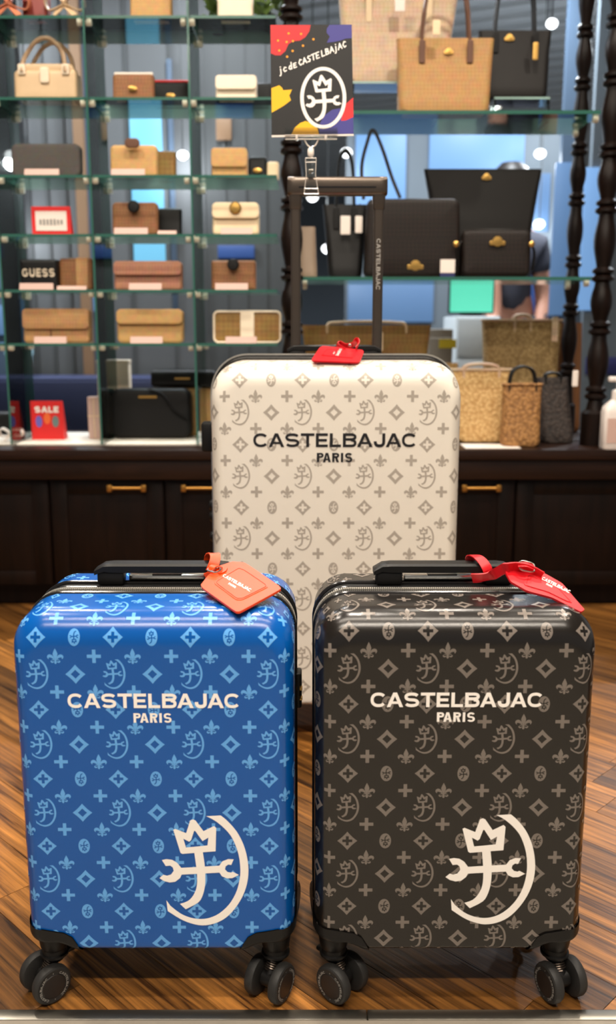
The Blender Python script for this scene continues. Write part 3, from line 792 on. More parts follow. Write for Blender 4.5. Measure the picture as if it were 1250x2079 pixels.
# red tag over the black case: strap round its handle, body draped over the shoulder of the case
pl2 = frame_from_px((1068, 1203, 1.150), (1178, 1246, 1.125), (1105, 1168, 1.186))
def drape(p):
    k = max(0.0, p.x - .335); return p + Vector((-.2 * k, 0, -1.3 * k * k))
rt, P2 = luggage_tag('bright red leather luggage tag strapped to the black suitcase handle', pl2,
    [(1025, 1149), (1060, 1151), (1105, 1168), (1140, 1188), (1162, 1215), (1185, 1241), (1178, 1246), (1150, 1232), (1118, 1216), (1068, 1203), (1035, 1184), (1025, 1166)],
    [(1068, 1168), (1130, 1196), (1160, 1228), (1150, 1226), (1110, 1206), (1062, 1192)],
    [('CASTELBAJAC', (1097, 1181), (1153, 1210), (1101, 1176)), ('PARIS', (1106, 1192), (1118, 1198), (1108, 1189))], 'red', 'red_d')
hb = Vector((black.location.x, black.location.y + .030, .5655))
o2 = rt.location
lx = at(972, 1163, 1.23).x
ring = [Vector((lx + .010 * math.cos(2 * math.pi * k / 24 + .6), hb.y + .0185 * -math.cos(2 * math.pi * k / 24), hb.z - .001 + .0155 * math.sin(2 * math.pi * k / 24))) - o2 for k in range(25)]
mb = MB(); band(mb, ring, Vector((1, 0, 0)), .013, .0016); mb.build('strap', 'red', rt)
S2 = [at(958, 1174, 1.212) - o2, at(975, 1173, 1.207) - o2, at(1000, 1167, 1.205) - o2, P2(1024, 1162, .008), P2(1045, 1162, .010), P2(1070, 1166, .009), P2(1098, 1176, .0055)]
mb = MB(); band(mb, catmull(S2, 5), Vector((.15, -.45, .85)), .014, .0018); mb.build('strap_end', 'red', rt)
bc = P2(1064, 1165, .0125); ux = (P2(1080, 1170) - P2(1045, 1162)).normalized(); uy = pl2[1].cross(ux)
buckle(rt, bc, ux, uy, .020, .020, 'chrome')
mb = MB(); band(mb, catmull([P2(1045, 1163, .013), P2(1062, 1164, .0145), P2(1078, 1167, .012)], 4), uy, .009, .0016); mb.build('strap_keeper', 'red', rt)
# small red tag on the front edge of the cream case
pl3 = frame_from_px((632, 734, 1.858), (727, 739, 1.855), (720, 712, 1.935))
wt, P3 = luggage_tag('small red leather luggage tag lying on top of the cream suitcase', pl3,
    [(632, 733), (648, 709), (655, 705), (735, 713), (738, 717), (729, 739), (636, 735)],
    [(650, 725), (662, 712), (722, 717), (716, 731)],
    [('CASTELBAJAC', (694, 713), (686, 727), (689, 712)), ('PARIS', (680, 719), (677, 723), (678, 718))], 'red', 'red_d')
o3 = wt.location
K = [at(700, 712, 1.93), at(690, 706, 1.955), at(684, 700, 1.96), at(690, 697, 1.965), at(702, 703, 1.955), at(715, 700, 1.945), at(724, 691, 1.94), at(728, 698, 1.93), at(722, 707, 1.925)]
mb = MB(); band(mb, [p - o3 for p in catmull(K, 5)], Vector((.2, -.6, .75)), .012, .0016); mb.build('strap', 'red', wt)
MB().lathe([(.0035, 0), (.0035, .002), (.0005, .003)], 12, Matrix.Translation(at(710, 701, 1.938) - o3) @ Matrix.Rotation(math.pi / 2, 4, 'X')).build('snap_stud', 'chrome', wt)

# ------------------------------------------------------------------ display card and its clip on the trolley handle
YC = 2.020
def zc2(x, y): return (500 + x / 3.676, 20 + y / 3.676)
cc = at(633, 277, YC)
card = thing('display_card', 'black display card with colour blobs and white crown emblem above the trolley handle', 'sign', cc)
def Q(x, y, w=0.0):
    p = at(*zc2(x, y), YC); return Vector((p.x - cc.x, -w, p.z - cc.z))
M['card_black'] = mat('card_black', C(18, 16, 16), 0.5)
mb = MB().slab([(178, 112), (786, 110), (800, 930), (188, 940)], lambda u, v, w: Q(u, v, w - .0012), .0012); mb.build('card', 'card_black', card, flat=True)
MB().slab([(188, 936), (800, 926), (801, 940), (189, 950)], lambda u, v, w: Q(u, v, w - .0012), .0013).build('card_foot', 'paper', card, flat=True)
def flat(name, polys, m, lay, lift=3e-5):
    mb = MB()
    for i, g in enumerate(polys): mb.poly([list(map(tuple, r)) for r in g], lambda u, v: Q(u, v, lay * .00012 + .0003 + i * lift * .3))
    return mb.build(name, m, card, flat=True, recalc=False)
M['c_red'] = mat('card_red', C(205, 40, 45), .5); M['c_red2'] = mat('card_bright_red', C(238, 42, 46), .5)
M['c_blue'] = mat('card_violet_blue', C(66, 62, 140), .5); M['c_yel'] = mat('card_yellow', C(246, 188, 12), .5); M['c_or'] = mat('card_orange', C(246, 160, 30), .5)
flat('red_patch', [[[(179,113),(480,113),(470,160),(440,205),(400,230),(350,235),(315,255),(290,310),(255,340),(215,340),(182,325)]]], 'c_red', 0)
flat('blue_patch', [[[(620,112),(785,111),(787,212),(740,215),(700,230),(650,240),(600,245),(622,200),(598,170),(600,140)]]], 'c_blue', 0)
flat('yellow_patch', [[[(186,585),(245,563),(265,580),(275,600),(340,595),(320,640),(333,675),(280,715),(230,745),(189,768)]]], 'c_yel', 0)
flat('blue_patch', [[[(540,862),(580,790),(640,745),(700,735),(797,790),(799,925),(545,928)]]], 'c_blue', 0)
flat('red_patch', [[[(740,705),(796,655),(798,800),(740,826),(705,828),(722,770)]]], 'c_red2', 1)
flat('yellow_patch', [[[(335,930),(360,880),(400,845),(440,830),(490,845),(530,885),(542,930)]]], 'c_yel', 1)
flat('dots', [[[(x + 9 * math.cos(k), y + 9 * math.sin(k)) for k in (math.pi / 5 * j for j in range(10))]] for x, y in
     ((315,176),(408,180),(236,230),(300,240),(347,234),(500,220),(422,268),(245,304),(345,307),(304,350))], 'c_or', 2)
flat('emblem', [[[(573 + 172 * x, 657 - 231 * y) for x, y in ellipse(1, 1, 48)], [(573 + 145 * x, 657 - 204 * y) for x, y in ellipse(1, 1, 48)]]] +
     [[[(575 + x * 336, 660 - y * 350) for x, y in r] for r in rings] for rings in EMBN], 'white_print', 3)
HW = {'j': [[(.5,.75),(.5,0),(.3,-.35),(.05,-.35)], [(.5,1.08),(.55,1.1)]], 'c': [[(.9,.6),(.5,.75),(.15,.4),(.4,.02),(.9,.1)]],
      'd': [[(.8,1.15),(.8,0)], [(.8,.5),(.4,.65),(.1,.3),(.4,0),(.8,.2)]], 'e': [[(.85,.75),(.15,.75),(.15,0),(.9,0)], [(.15,.4),(.7,.4)]],
      'C': [[(.9,.85),(.5,1),(.1,.5),(.5,0),(.9,.15)]], 'A': [[(0,0),(.5,1),(1,0)], [(.2,.35),(.8,.35)]], 'S': [[(.9,.9),(.4,1),(.15,.75),(.8,.35),(.6,0),(.1,.1)]],
      'T': [[(0,1),(1,1)], [(.5,1),(.5,0)]], 'E': [[(.9,1),(.1,1),(.1,0),(.9,0)], [(.1,.5),(.7,.5)]], 'L': [[(.1,1),(.1,0),(.9,0)]],
      'B': [[(.1,0),(.1,1),(.7,.9),(.7,.6),(.1,.5),(.85,.4),(.8,.05),(.1,0)]]}
dx, dy = math.cos(math.radians(22.2)), -math.sin(math.radians(22.2)); px = 0.0; pol = []
for ch, adv in (('j',30),('c',36),(' ',8),('d',38),('e',34),(' ',10),('C',34),('A',36),('S',34),('T',36),('E',34),(' ',10),('L',32),('B',36),('A',36),('j',30),('A',36),('C',34)):
    for st in HW.get(ch, []):
        pts = [(248 + (px + x * adv * .8) * dx - y * 44 * dy * -1 * .35, 478 + (px + x * adv * .8) * dy - y * 42) for x, y in st]
        pol += [[q] for q in ribbon(pts, 9)]
    px += adv
flat('handwriting', pol, 'white_print', 3, 1e-5)
clipo = thing('sign_clip', 'clear plastic sign clip gripping the trolley handle under the card', 'sign clip', at(631, 396, YC))
oc = clipo.location.copy()
def K3(x, y, w=0.0):
    p = at(*zc2(x, y), YC); return Vector((p.x - oc.x, -w, p.z - oc.z))
mb = MB()
for (a, b, c, d, w) in ((290, 880, 680, 930, .004),):
    mb.slab([(a, b), (c, b), (c, d), (a, d)], lambda u, v, t: K3(u, v, t + .0028), .0012)
mb.build('grip_plate', 'clear', clipo, flat=True)
mb = MB(); ctr = (K3(290, 955) + K3(675, 955)) / 2
mb.tube([K3(290, 955), K3(675, 955)], .0042, 12); mb.build('grip_bar', 'clear', clipo)
for yy in (938, 968): MB().tube([K3(290, yy, .0042), K3(675, yy, .0042)], .0009, 6).build('grip_rib', 'clearedge', clipo)
for xx in (375, 590): MB().box(K3(xx, 955, .001), (.005, .010, .011), bev=.001).build('grip_knuckle', 'clearedge', clipo)
for sx in (-1, 1): MB().tube(catmull([K3(485 + sx * 55, 965), K3(485 + sx * 30, 1010), K3(485 + sx * 8, 1025)], 4), .0016, 8).build('yoke', 'clearedge', clipo)
MB().lathe([(.003, 0), (.0062, .004), (.0066, .010), (.0062, .016), (.003, .020)], 14, Matrix.Translation(K3(480, 1102))).build('swivel_joint', 'paper', clipo)
mb = MB(); J = lambda pts, w: [K3(x, y, w) for x, y in pts]
jaw = [(440, 1115), (520, 1115), (524, 1160), (515, 1240), (540, 1388), (428, 1388), (447, 1240), (436, 1160)]
for w in (.017, -.0215): MB().slab(jaw, lambda u, v, t: K3(u, v, t + w), .003).build('clip_jaw', 'clear', clipo, flat=True)
for yy, xa, xb in ((1120, 440, 520), (1150, 446, 514), (1345, 434, 532), (1384, 430, 538)): MB().tube([K3(xa, yy, .0205), K3(xb, yy, .0205)], .0009, 6).build('jaw_rib', 'clearedge', clipo)
for s0, s1, s2 in ((440, 447, 430), (520, 515, 538)): MB().tube([K3(s0, 1120, .0205), K3(s1, 1240, .0205), K3(s2, 1386, .0205)], .0007, 6).build('jaw_edge', 'clearedge', clipo)
MB().box(K3(480, 1205, -.001), (.012, .032, .005), bev=.001).build('clip_spring', 'chrome', clipo)

# ------------------------------------------------------------------ base cabinet: counter slab, door units, plinth
CT = .516                                             # counter height
counter = thing('counter_top', 'dark brown wooden counter running under the shelves', 'counter', (0, 3.1, .42))
MB().box((0, -.13 + .0, .0795), (3.4, .26, .033), bev=.004).build('front_slab', 'countwood', counter)
MB().box((0, .14, .0795), (3.4, .28, .033), bev=.002).build('rear_slab', 'countwood', counter)
MB().box((0, -.235, .031), (3.4, .02, .062), bev=.003).build('apron', 'countwood', counter)
inl = MB().box((at(190, 900, 3.0).x, 3.105, CT + .003), (.92, .33, .006), bev=.001).build('display_mat', 'white')
tag(inl, 'white lit display board on the counter under the left shelves', 'display board')
def door_unit(x0, x1, hx, label):
    t = thing('cabinet_unit', label, 'cabinet', ((x0 + x1) / 2, 3.1, 0))
    w = x1 - x0
    MB().box((0, .02, .245), (w, .42, .348)).build('body', 'darkwood', t, flat=True)
    MB().box((0, .04, .035), (w, .40, .07)).build('plinth', 'darkwood', t, flat=True)
    d = MB(); d.box((0, -.20, .245), (w - .004, .018, .340), bev=.002)
    do = d.build('door', 'darkwood', t)
    for sx in (-1, 1): MB().box((sx * (w / 2 - .03), -.2105, .245), (.05, .006, .334), bev=.001).build('stile', 'darkwood', do)
    for sz in (.098, .392): MB().box((0, -.2105, sz), (w - .11, .006, .044), bev=.001).build('rail', 'darkwood', do)
    if hx is not None:
        hx -= t.location.x; mb = MB(); z = .392
        mb.tube([(hx - .052, -.236, z), (hx + .052, -.236, z)], .0052, 10)
        for s in (-1, 1):
            mb.box((hx + s * .053, -.236, z), (.016, .014, .022), bev=.003); mb.tube([(hx + s * .053, -.213, z), (hx + s * .053, -.236, z)], .006, 10)
        mb.build('handle', 'brass', do)
    return t
X = lambda px: at(px, 1003, 2.87).x
door_unit(X(-330), X(-139), None, 'dark wood cabinet unit at the far left under the counter')
door_unit(X(-138), X(96), None, 'dark wood cabinet unit under the counter, below the red sale sign')
door_unit(X(97), X(331), X(258), 'dark wood cabinet unit with brass handle below the black crossbody bag')
door_unit(X(332), X(566), X(408), 'dark wood cabinet unit with brass handle just left of the cream suitcase')
door_unit(X(567), X(801), X(735), 'dark wood cabinet unit hidden behind the cream suitcase')
door_unit(X(802), X(1049), X(976), 'dark wood cabinet unit with brass handle right of the cream suitcase')
door_unit(X(1050), X(1420), None, 'dark wood cabinet unit below the white pump bottle')

# ------------------------------------------------------------------ turned wooden posts
def post(x, y, r, label, z0=CT + .001, z1=CEIL, ph=0.0):
    t = thing('turned_post', label, 'post', (x, y, z0)); H = z1 - z0; prof = [(r * 1.15, 0), (r * 1.15, .10), (r * .8, .11)]
    z = .14 + ph; k = 0
    while z < H - .1:
        seg = (.20, .16)[k % 2]; k += 1
        prof += [(r * .62, z), (r * .95, z + .008), (r * .95, z + .016), (r * .62, z + .024), (r * .9, z + .03), (r * .9, z + .038), (r * .58, z + .046)]
        for q in range(1, 8):
            u = q / 8; prof.append((r * (.58 + .34 * math.sin(math.pi * u) ** 1.3), z + .046 + (seg - .046) * u))
        z += seg
    prof += [(r * .8, H)]
    MB().lathe(prof, 20).build('turned_shaft', 'darkwood', t)
    return t
p = at(592, 500, 2.90); post(p.x, 2.90, .036, 'dark turned wooden post between the two shelf bays')
p = at(1228, 480, 2.96); post(p.x, 2.96, .036, 'dark turned wooden post at the front right of the shelves')
p = at(1166, 480, 3.27); post(p.x, 3.27, .029, 'slimmer dark turned post standing in for the mirrored front post, behind the right shelf end', ph=.06)  # solid post in place of the front post's mirror image

# ------------------------------------------------------------------ glass shelving
LX = [at(-62, 475, 2.9).x, at(7, 590, 2.9).x, at(188, 475, 2.9).x, at(391, 475, 2.9).x, at(577, 475, 2.9).x]
SH_Y = [31, 197, 355, 475, 588, 697]
SH_Z = [at(300, y, 2.905).z for y in SH_Y]
def pane(name, label, c, s, group=None, edge='paneedge', cat='glass shelf'):
    x, y, z = (k / 2 for k in s); mb = MB(); mb.box((0, 0, 0), s)
    big = max(range(3), key=lambda i: -s[i])
    o = mb.build(name, ['pane', edge, 'paneedge_l'], flat=True); o.location = c
    for f in o.data.polygons: f.material_index = 0 if abs(f.normal[big]) > .5 else (2 if f.normal.y > .5 and big == 2 else 1)
    return tag(o, label, cat, group)
ordn = ['topmost', 'second', 'third', 'fourth', 'fifth', 'lowest']
cols = [(LX[1] + .004, LX[2] - .004, 'left'), (LX[2] + .004, LX[3] - .004, 'middle'), (LX[3] + .004, LX[4] - .02, 'right')]
cols[0] = (LX[1] - .0, LX[2] - .004, 'left')
for j, z in enumerate(SH_Z):
    for x0, x1, nm in cols:
        pane('glass_shelf', '%s glass shelf from the top in the %s column of the left bay' % (ordn[j], nm), ((x0 + x1) / 2, 3.03, z - .004), (x1 - x0 - .004, .25, .008), 'glass shelves of the left bay')
    pane('glass_shelf', '%s glass shelf cut off by the left edge of the picture' % ordn[j], (LX[1] - .2, 3.03, z - .004), (.38, .25, .008), 'glass shelves of the left bay')
clip0 = None
for i, nm in ((1, 'at the left edge of the picture'), (2, 'between the left and middle shelf columns'), (3, 'between the middle and right shelf columns')):
    d = pane('glass_divider', 'upright glass divider ' + nm, (LX[i] if i > 1 else LX[i] - .004, 3.03, (CT + .008 + 2.2) / 2), (.006, .26, 2.2 - CT - .008), None, 'paneedge', 'glass panel')
    for j, z in enumerate(SH_Z):
        for sx in (-1, 1):
            for yy in (2.925, 3.135):
                loc = (sx * .013, yy - 3.03, z - .013 - d.location.z)
                if clip0 is None:
                    clip0 = MB().lathe([(.0105, -.010), (.0105, .0), (.009, .004), (.0005, .004)], 14, Matrix.Rotation(math.pi / 2, 4, 'Y')).build('shelf_clip', 'clipm', d); clip0.location = loc
                else: instance(clip0, d, loc)
RX0, RX1 = at(612, 400, 2.9).x, at(1190, 400, 3.0).x
RS = [at(900, 224, 2.9).z, at(900, 562, 2.9).z]
for z, nm in zip(RS, ('upper', 'lower')):
    s = pane('glass_shelf', '%s wide glass shelf of the right bay carrying handbags' % nm, ((RX0 + RX1) / 2, 3.05, z - .005), (RX1 - RX0, .30, .010), 'glass shelves of the right bay')
    for x in (RX0 + .012, RX1 - .0):
        for dy in (-.11, .10):
            instance(clip0, s, (x - s.location.x, dy, -.012))

# ------------------------------------------------------------------ bag materials
M['tan'] = check_mat('tan_monogram_canvas', C(199, 152, 104), C(189, 140, 92), 144)
M['honey'] = check_mat('honey_monogram_canvas', C(210, 166, 108), C(202, 156, 98), 176)
M['brownmono'] = check_mat('brown_monogram_canvas', C(152, 104, 68), C(138, 92, 58), 144)
M['rose'] = check_mat('rose_brown_canvas', C(182, 128, 103), C(168, 114, 89), 144)
M['darkmono'] = check_mat('dark_brown_monogram', C(34, 24, 19), C(24, 17, 14), 112)
M['blackbag'] = mat('black_leather', C(15, 14, 14), 0.5, spec=.3, bump=.25, bscale=350)
M['ebony'] = mat('dark_brown_leather', C(20, 16, 14), 0.55, spec=.3, bump=.25, bscale=350)
M['cream'] = mat('cream_leather', C(232, 206, 168), 0.5, var=.05, vscale=40)
M['ivory'] = mat('ivory_leather', C(236, 218, 192), 0.5, var=.05, vscale=40)
M['beige'] = mat('beige_leather', C(206, 176, 138), 0.5, var=.06, vscale=40)
M['beige_d'] = mat('beige_handle_leather', C(168, 138, 106), 0.5)
M['brown'] = mat('brown_leather', C(98, 62, 42), 0.5)
M['tweed'] = check_mat('grey_tweed', C(96, 90, 85), C(82, 78, 75), 256, .9)
M['blush'] = check_mat('blush_monogram_canvas', C(220, 191, 163), C(212, 179, 149), 112)
M['camel'] = check_mat('camel_monogram_canvas', C(190, 146, 94), C(182, 136, 86), 128)
M['goldcanvas'] = check_mat('gold_canvas', C(162, 125, 68), C(150, 113, 60), 96)
M['straw'] = straw_mat('natural_straw', C(222, 186, 128), C(176, 134, 78))
M['straw2'] = straw_mat('brown_straw', C(186, 136, 78), C(120, 80, 40))
M['straw3'] = straw_mat('dark_straw', C(70, 58, 52), C(34, 28, 26))
M['straw4'] = straw_mat('dull_straw', C(178, 148, 98), C(134, 106, 62))
M['leaf'] = mat('plant_leaf', C(88, 112, 52), 0.5, var=.3, vscale=20)
M['cherry'] = mat('dark_red_leather', C(128, 44, 34), 0.5)
M['copper'] = mat('copper_satin', C(210, 130, 96), 0.35)
M['signred'] = mat('sign_red', C(222, 36, 36), 0.5)
M['navy'] = mat('navy', C(34, 38, 92), 0.6)

def px_size(x0, x1, y, Y): return at(x0, y, Y).x, at(x1, y, Y).x
def wallet(label, x0, x1, yt, Y, z, m, d=.035, flap=None, clasp=None, stripe=None, name='wallet', cat='wallet', rot=0.0, cm='gold', R=.010, tagm=None, yb=None, lean=.012, edge=None, top=None):
    a, b = px_size(x0, x1, yb or (yt + 30), Y); w = b - a; h = at((x0 + x1) / 2, yt, Y).z - z
    t = thing(name, label, cat, ((a + b) / 2, Y, z), rot)
    pad(MB(), w, h, d, R, min(.010, d * .4), lean=lean).build('body', m, t)
    if flap:
        fm, fh = flap; pad(MB(), w * .99, h * fh, .006, R, .0025, y=-.005, z=h * (1 - fh) + .002, lean=lean * fh).build('flap', fm, t)
    if edge:
        L = [(p, -.002 + lean * (q + h / 2) / h, q + h / 2) for p, q in rrect(w * .97, h * .95, R, 5)]
        MB().tube(L, .0035, 6, closed=True).build('piping', edge, t)
    if stripe:
        sm, sx, sw = stripe; pad(MB(), w * sw, h * .96, .004, .002, .001, x=w * sx, y=-.0045, z=.004, lean=lean).build('stripe', sm, t)
    if clasp:
        kind, ck = clasp
        if kind == 'round': MB().lathe([(.018, 0), (.018, .004), (.014, .008), (.0005, .009)], 20, Matrix.Translation((0, -.004, h * .84)) @ Matrix.Rotation(math.pi / 2, 4, 'X')).build('clasp', ck, t)
        if kind == 'tab': pad(MB(), .045, .028, .007, .013, .003, y=-.010, z=h * .86).build('clasp', ck, t)
        if kind == 'badge': MB().lathe([(.011, 0), (.011, .002), (.0005, .004)], 8, Matrix.Translation((0, -.006 + lean * .4, h * .42)) @ Matrix.Rotation(math.pi / 2, 4, 'X') @ Matrix.Diagonal((1.3, .7, 1, 1))).build('badge', cm, t)
    if top: MB().box((0, d * .45 + lean, h + .002), (w * .94, .012, .008), bev=.002).build('zip_top', top, t)
    return t
def price(label, x0, x1, y, Y, z, m='pink', h=.020):
    a, b = px_size(x0, x1, y, Y); w = b - a
    t = thing('price_label', label, 'price label', ((a + b) / 2, Y, z), 0, 'price labels on the shelves')
    MB().add([(-w / 2, -.008, 0), (w / 2, -.008, 0), (w / 2, .008, 0), (-w / 2, .008, 0), (-w / 2, 0, h), (w / 2, 0, h)],
             [(0, 1, 5, 4), (2, 3, 4, 5), (0, 4, 3), (1, 2, 5), (0, 3, 2, 1)]).build('tent_card', m, t, flat=True)
    return t
Z = SH_Z; YS = 2.945; YB = 3.03
# left column
wallet('dark red box purse behind a copper satin bow on the top left shelf', 42, 94, -30, YS, Z[0], 'cherry', .05, name='box_purse', cat='purse')
def bow(label, px, py, Y, z, s, m):
    t = thing('satin_bow', label, 'bow', (at(px, py, Y).x, Y, z))
    for sd in (-1, 1):
        pts = catmull([(0, 0, s * .9), (sd * s * .7, -.01, s * 1.5), (sd * s * 1.3, 0, s * 1.2), (sd * s * 1.1, .01, s * .55), (0, 0, s * .85)], 5)
        band(MB(), pts, Vector((0, 1, .15)), s * .7, .003).build('bow_loop', m, t)
        band(MB(), catmull([(0, 0, s * .9), (sd * s * .35, -.008, s * .45), (sd * s * .7, -.012, .004)], 5), Vector((sd * .8, .5, 0)), s * .45, .003).build('bow_tail', m, t)
    MB().lathe([(s * .1, -s * .22), (s * .24, -s * .12), (s * .26, s * .1), (s * .1, s * .22)], 12, Matrix.Translation((0, -.004, s * .9))).build('knot', m, t)
bow('copper satin bow at the left end of the top shelf', 18, 20, 2.93, Z[0], .045, 'copper')
bow('beige satin bow beside the dark red purse on the top shelf', 132, 20, 2.93, Z[0], .042, 'beige')
def satchel(label, x0, x1, yt, yh, Y, z, m, hm):
    a, b = px_size(x0, x1, yt + 40, Y); w = b - a; h = at(x0, yt, Y).z - z; H = at(x0, yh, Y).z - z
    t = thing('satchel', label, 'handbag', ((a + b) / 2, Y, z))
    pad(MB(), w, h, .075, .014, .012, lean=.0, bulge=.25).build('body', m, t)
    pad(MB(), w * .92, h * .42, .06, .012, .008, y=.012, z=h * .8, taper=-.2).build('gusset', m, t)
    pad(MB(), .026, h * .5, .006, .006, .002, y=-.005, z=h * .55).build('front_tab', 'ivory', t)
    for yy, dx in ((.012, 0), (.062, .012)):
        pts = catmull([(-w * .36 + dx, yy - .012, h * .9), (-w * .33 + dx, yy, h * 1.35), (-w * .12 + dx, yy, H * .97), (w * .1 + dx, yy, H), (w * .28 + dx, yy, h * 1.55), (w * .33 + dx, yy - .012, h * .9)], 6)
        MB().tube(pts, .0065, 8).build('handle', hm, t)
    for sx in (-.36, .33): pad(MB(), .022, h * .34, .006, .004, .002, x=w * sx, y=-.002, z=h * .82).build('handle_tab', 'ivory', t)
    return t
satchel('tan leather satchel with arched handles on the second left shelf', 28, 156, 140, 77, YS, Z[1], 'beige', 'beige_d')
wallet('grey tweed long wallet on the third left shelf', 20, 162, 289, YS, Z[2], 'tweed', .04, R=.02)
price('price label in front of the grey tweed wallet', 50, 120, 348, 2.925, Z[2])
def frame_sign(label, x0, x1, yt, Y, z):
    a, b = px_size(x0, x1, yt + 30, Y); w = b - a; h = at(x0, yt, Y).z - z
    t = thing('price_sign', label, 'sign', ((a + b) / 2, Y, z))
    MB().box((0, .004, h / 2), (w, .003, h)).build('board', 'signred', t, flat=True)
    MB().box((0, .0018, h / 2), (w * .80, .002, h * .68)).build('face', 'paper', t, flat=True)
    mb = MB(); random.seed(3)
    for k in range(7): mb.box((-w * .27 + k * w * .09, .0004, h * .46), (w * .055, .001, h * .2 * random.uniform(.8, 1.2)))
    mb.build('blurred_figures', 'grey_print', t, flat=True)
    MB().add([(-w * .5, .006, 0), (w * .5, .006, 0), (w * .5, .035, 0), (-w * .5, .035, 0), (-w * .5, .006, h), (w * .5, .006, h)], [(0, 1, 5, 4), (2, 3, 4, 5), (0, 3, 2, 1)]).build('easel_back', 'signred', t, flat=True)
frame_sign('small price sign with a red border on the fourth left shelf', 64, 143, 419, YS, Z[3])
gb = wallet('black boxy bag with white lettering on the fifth left shelf', 40, 116, 526, YS, Z[4], 'blackbag', .05, name='clutch_bag', cat='handbag', R=.006, lean=0)
w_ = at(116, 560, YS).x - at(40, 560, YS).x
put_word(MB(), 'GUESS', w_ * .86, .024, lambda u, v, l: Vector((u, -.0008 - l, .052 + v)), t=.2, gap=.3).build('lettering', 'ivory', gb, flat=True, recalc=False)
price('price label in front of the black lettered bag', 40, 108, 578, 2.925, Z[4])
wallet('brown square purse beside the black lettered bag', 118, 186, 523, YS + .02, Z[4], 'brownmono', .045, name='purse', cat='purse', stripe=('tan', .2, .35))
price('low price label in front of the brown square purse', 116, 176, 580, 2.93, Z[4], h=.012)
wallet('pale tan long wallet with a brown corner on the lowest left shelf', 45, 181, 628, YS, Z[5], 'tan', .04, flap=('tan', .6), R=.012, stripe=('brown', -.08, .01))
price('price label in front of the pale tan long wallet', 70, 135, 690, 2.925, Z[5])
# middle column
wallet('tan small bag on the top middle shelf', 262, 346, -30, YS, Z[0], 'honey', .05, name='small_bag', cat='handbag', clasp=('tab', 'brown'))
wallet('brown wallet with white zip edge on the second middle shelf', 227, 311, 147, YS, Z[1], 'brownmono', .035, clasp=('badge', None), top='white')
wallet('black wallet with red zip beside the brown one', 308, 384, 163, YB, Z[1], 'blackbag', .03, clasp=('badge', None), top='signred')
wallet('tan wallet with round clasp on the third middle shelf', 222, 318, 292, YS, Z[2], 'honey', .035, clasp=('tab', 'brown'), R=.014)
wallet('open tan wallet behind the clasped tan wallet', 312, 356, 304, YB, Z[2], 'goldcanvas', .03)
price('price label in front of the tan clasped wallet', 226, 294, 348, 2.925, Z[2])
wallet('brown wallet with black clasp on the fourth middle shelf', 226, 319, 409, YS, Z[3], 'brownmono', .035, clasp=('round', 'blackbag'), R=.014)
wallet('plain black wallet beside the brown clasped wallet', 318, 368, 421, YB, Z[3], 'blackbag', .03)
price('price label in front of the brown clasped wallet', 232, 300, 466, 2.925, Z[3])
price('low price label in front of the plain black wallet', 320, 358, 468, 2.93, Z[3], h=.012)
wallet('rose brown long wallet on the fifth middle shelf', 230, 369, 531, YS, Z[4], 'rose', .035, flap=('rose', .5), R=.012)
price('price label in front of the rose brown long wallet', 262, 328, 578, 2.925, Z[4])
wallet('honey tan long wallet on the lowest middle shelf', 236, 371, 629, YS, Z[5], 'honey', .04, flap=('honey', .45), R=.014)
price('price label in front of the honey tan long wallet', 265, 330, 690, 2.925, Z[5])
# right column
wallet('cream upright box bag on the top shelf between the plants', 440, 513, -30, YS, Z[0], 'ivory', .05, name='box_bag', cat='handbag')
def plant(label, px, Y, z, seed, spread):
    random.seed(seed)
    t = thing('trailing_plant', label, 'plant', (at(px, 20, Y).x, Y, z))
    MB().lathe([(.018, 0), (.022, .03), (.024, .04), (.018, .04), (.017, .03)], 14).build('pot', 'darkwood', t)
    lf = MB().add([(0, 0, 0), (.012, .004, .02), (.006, .0, .042), (0, -.004, .052), (-.006, 0, .042), (-.012, .004, .02)], [(0, 1, 2), (0, 2, 3), (0, 3, 4), (0, 4, 5)]).build('leaf', 'leaf', t, flat=True)
    lf.location = (0, 0, .04)
    for k in range(26):
        a = random.uniform(0, 6.28); r = random.uniform(.005, spread)
        c = instance(lf, t, (math.cos(a) * r, math.sin(a) * r * .6, random.uniform(.03, .085)), (random.uniform(-1.2, 1.4), random.uniform(-1.2, 1.2), a))
        c.scale = (1.2, 1.2, random.uniform(.8, 1.3))
plant('small green plant left of the cream box bag', 442, 3.085, Z[0], 2, .012)
plant('larger green plant right of the cream box bag', 545, 3.04, Z[0], 5, .05)
wallet('cream wallet on the second right-hand shelf', 437, 521, 153, YS, Z[1], 'ivory', .035, flap=('ivory', .6))
wallet('slim black wallet behind the cream wallet', 508, 552, 165, YB, Z[1], 'blackbag', .03)
wallet('two-tone tan wallet with pink foot on the third right-hand shelf', 428, 502, 301, YS, Z[2], 'honey', .035, flap=('honey', .68))
wallet('small black purse beside the two-tone tan wallet', 503, 542, 316, YB, Z[2], 'blackbag', .03, clasp=('badge', None), name='purse', cat='purse')
wallet('little beige card holder at the end of the third shelf', 541, 566, 326, YB, Z[2], 'cream', .02, name='card_holder', cat='card holder')
wallet('cream wallet with round gold clasp on the fourth right-hand shelf', 430, 526, 412, YS, Z[3], 'cream', .035, clasp=('round', 'gold'), R=.014, flap=('cream', .5))
price('price label in front of the cream clasped wallet', 448, 512, 467, 2.925, Z[3])
wallet('brown checked wallet with dark round clasp on the fifth right-hand shelf', 428, 519, 528, YS, Z[4], 'brownmono', .035, clasp=('round', 'blackbag'), R=.008)
price('price label in front of the brown checked wallet', 437, 503, 580, 2.925, Z[4])
wallet('beige patterned pouch with pale centre stripe on the lowest right-hand shelf', 432, 571, 631, YS, Z[5], 'goldcanvas', .045, stripe=('ivory', .0, .2), R=.014, edge='ivory', name='pouch', cat='pouch')
price('price label in front of the striped beige pouch', 458, 521, 693, 2.925, Z[5])

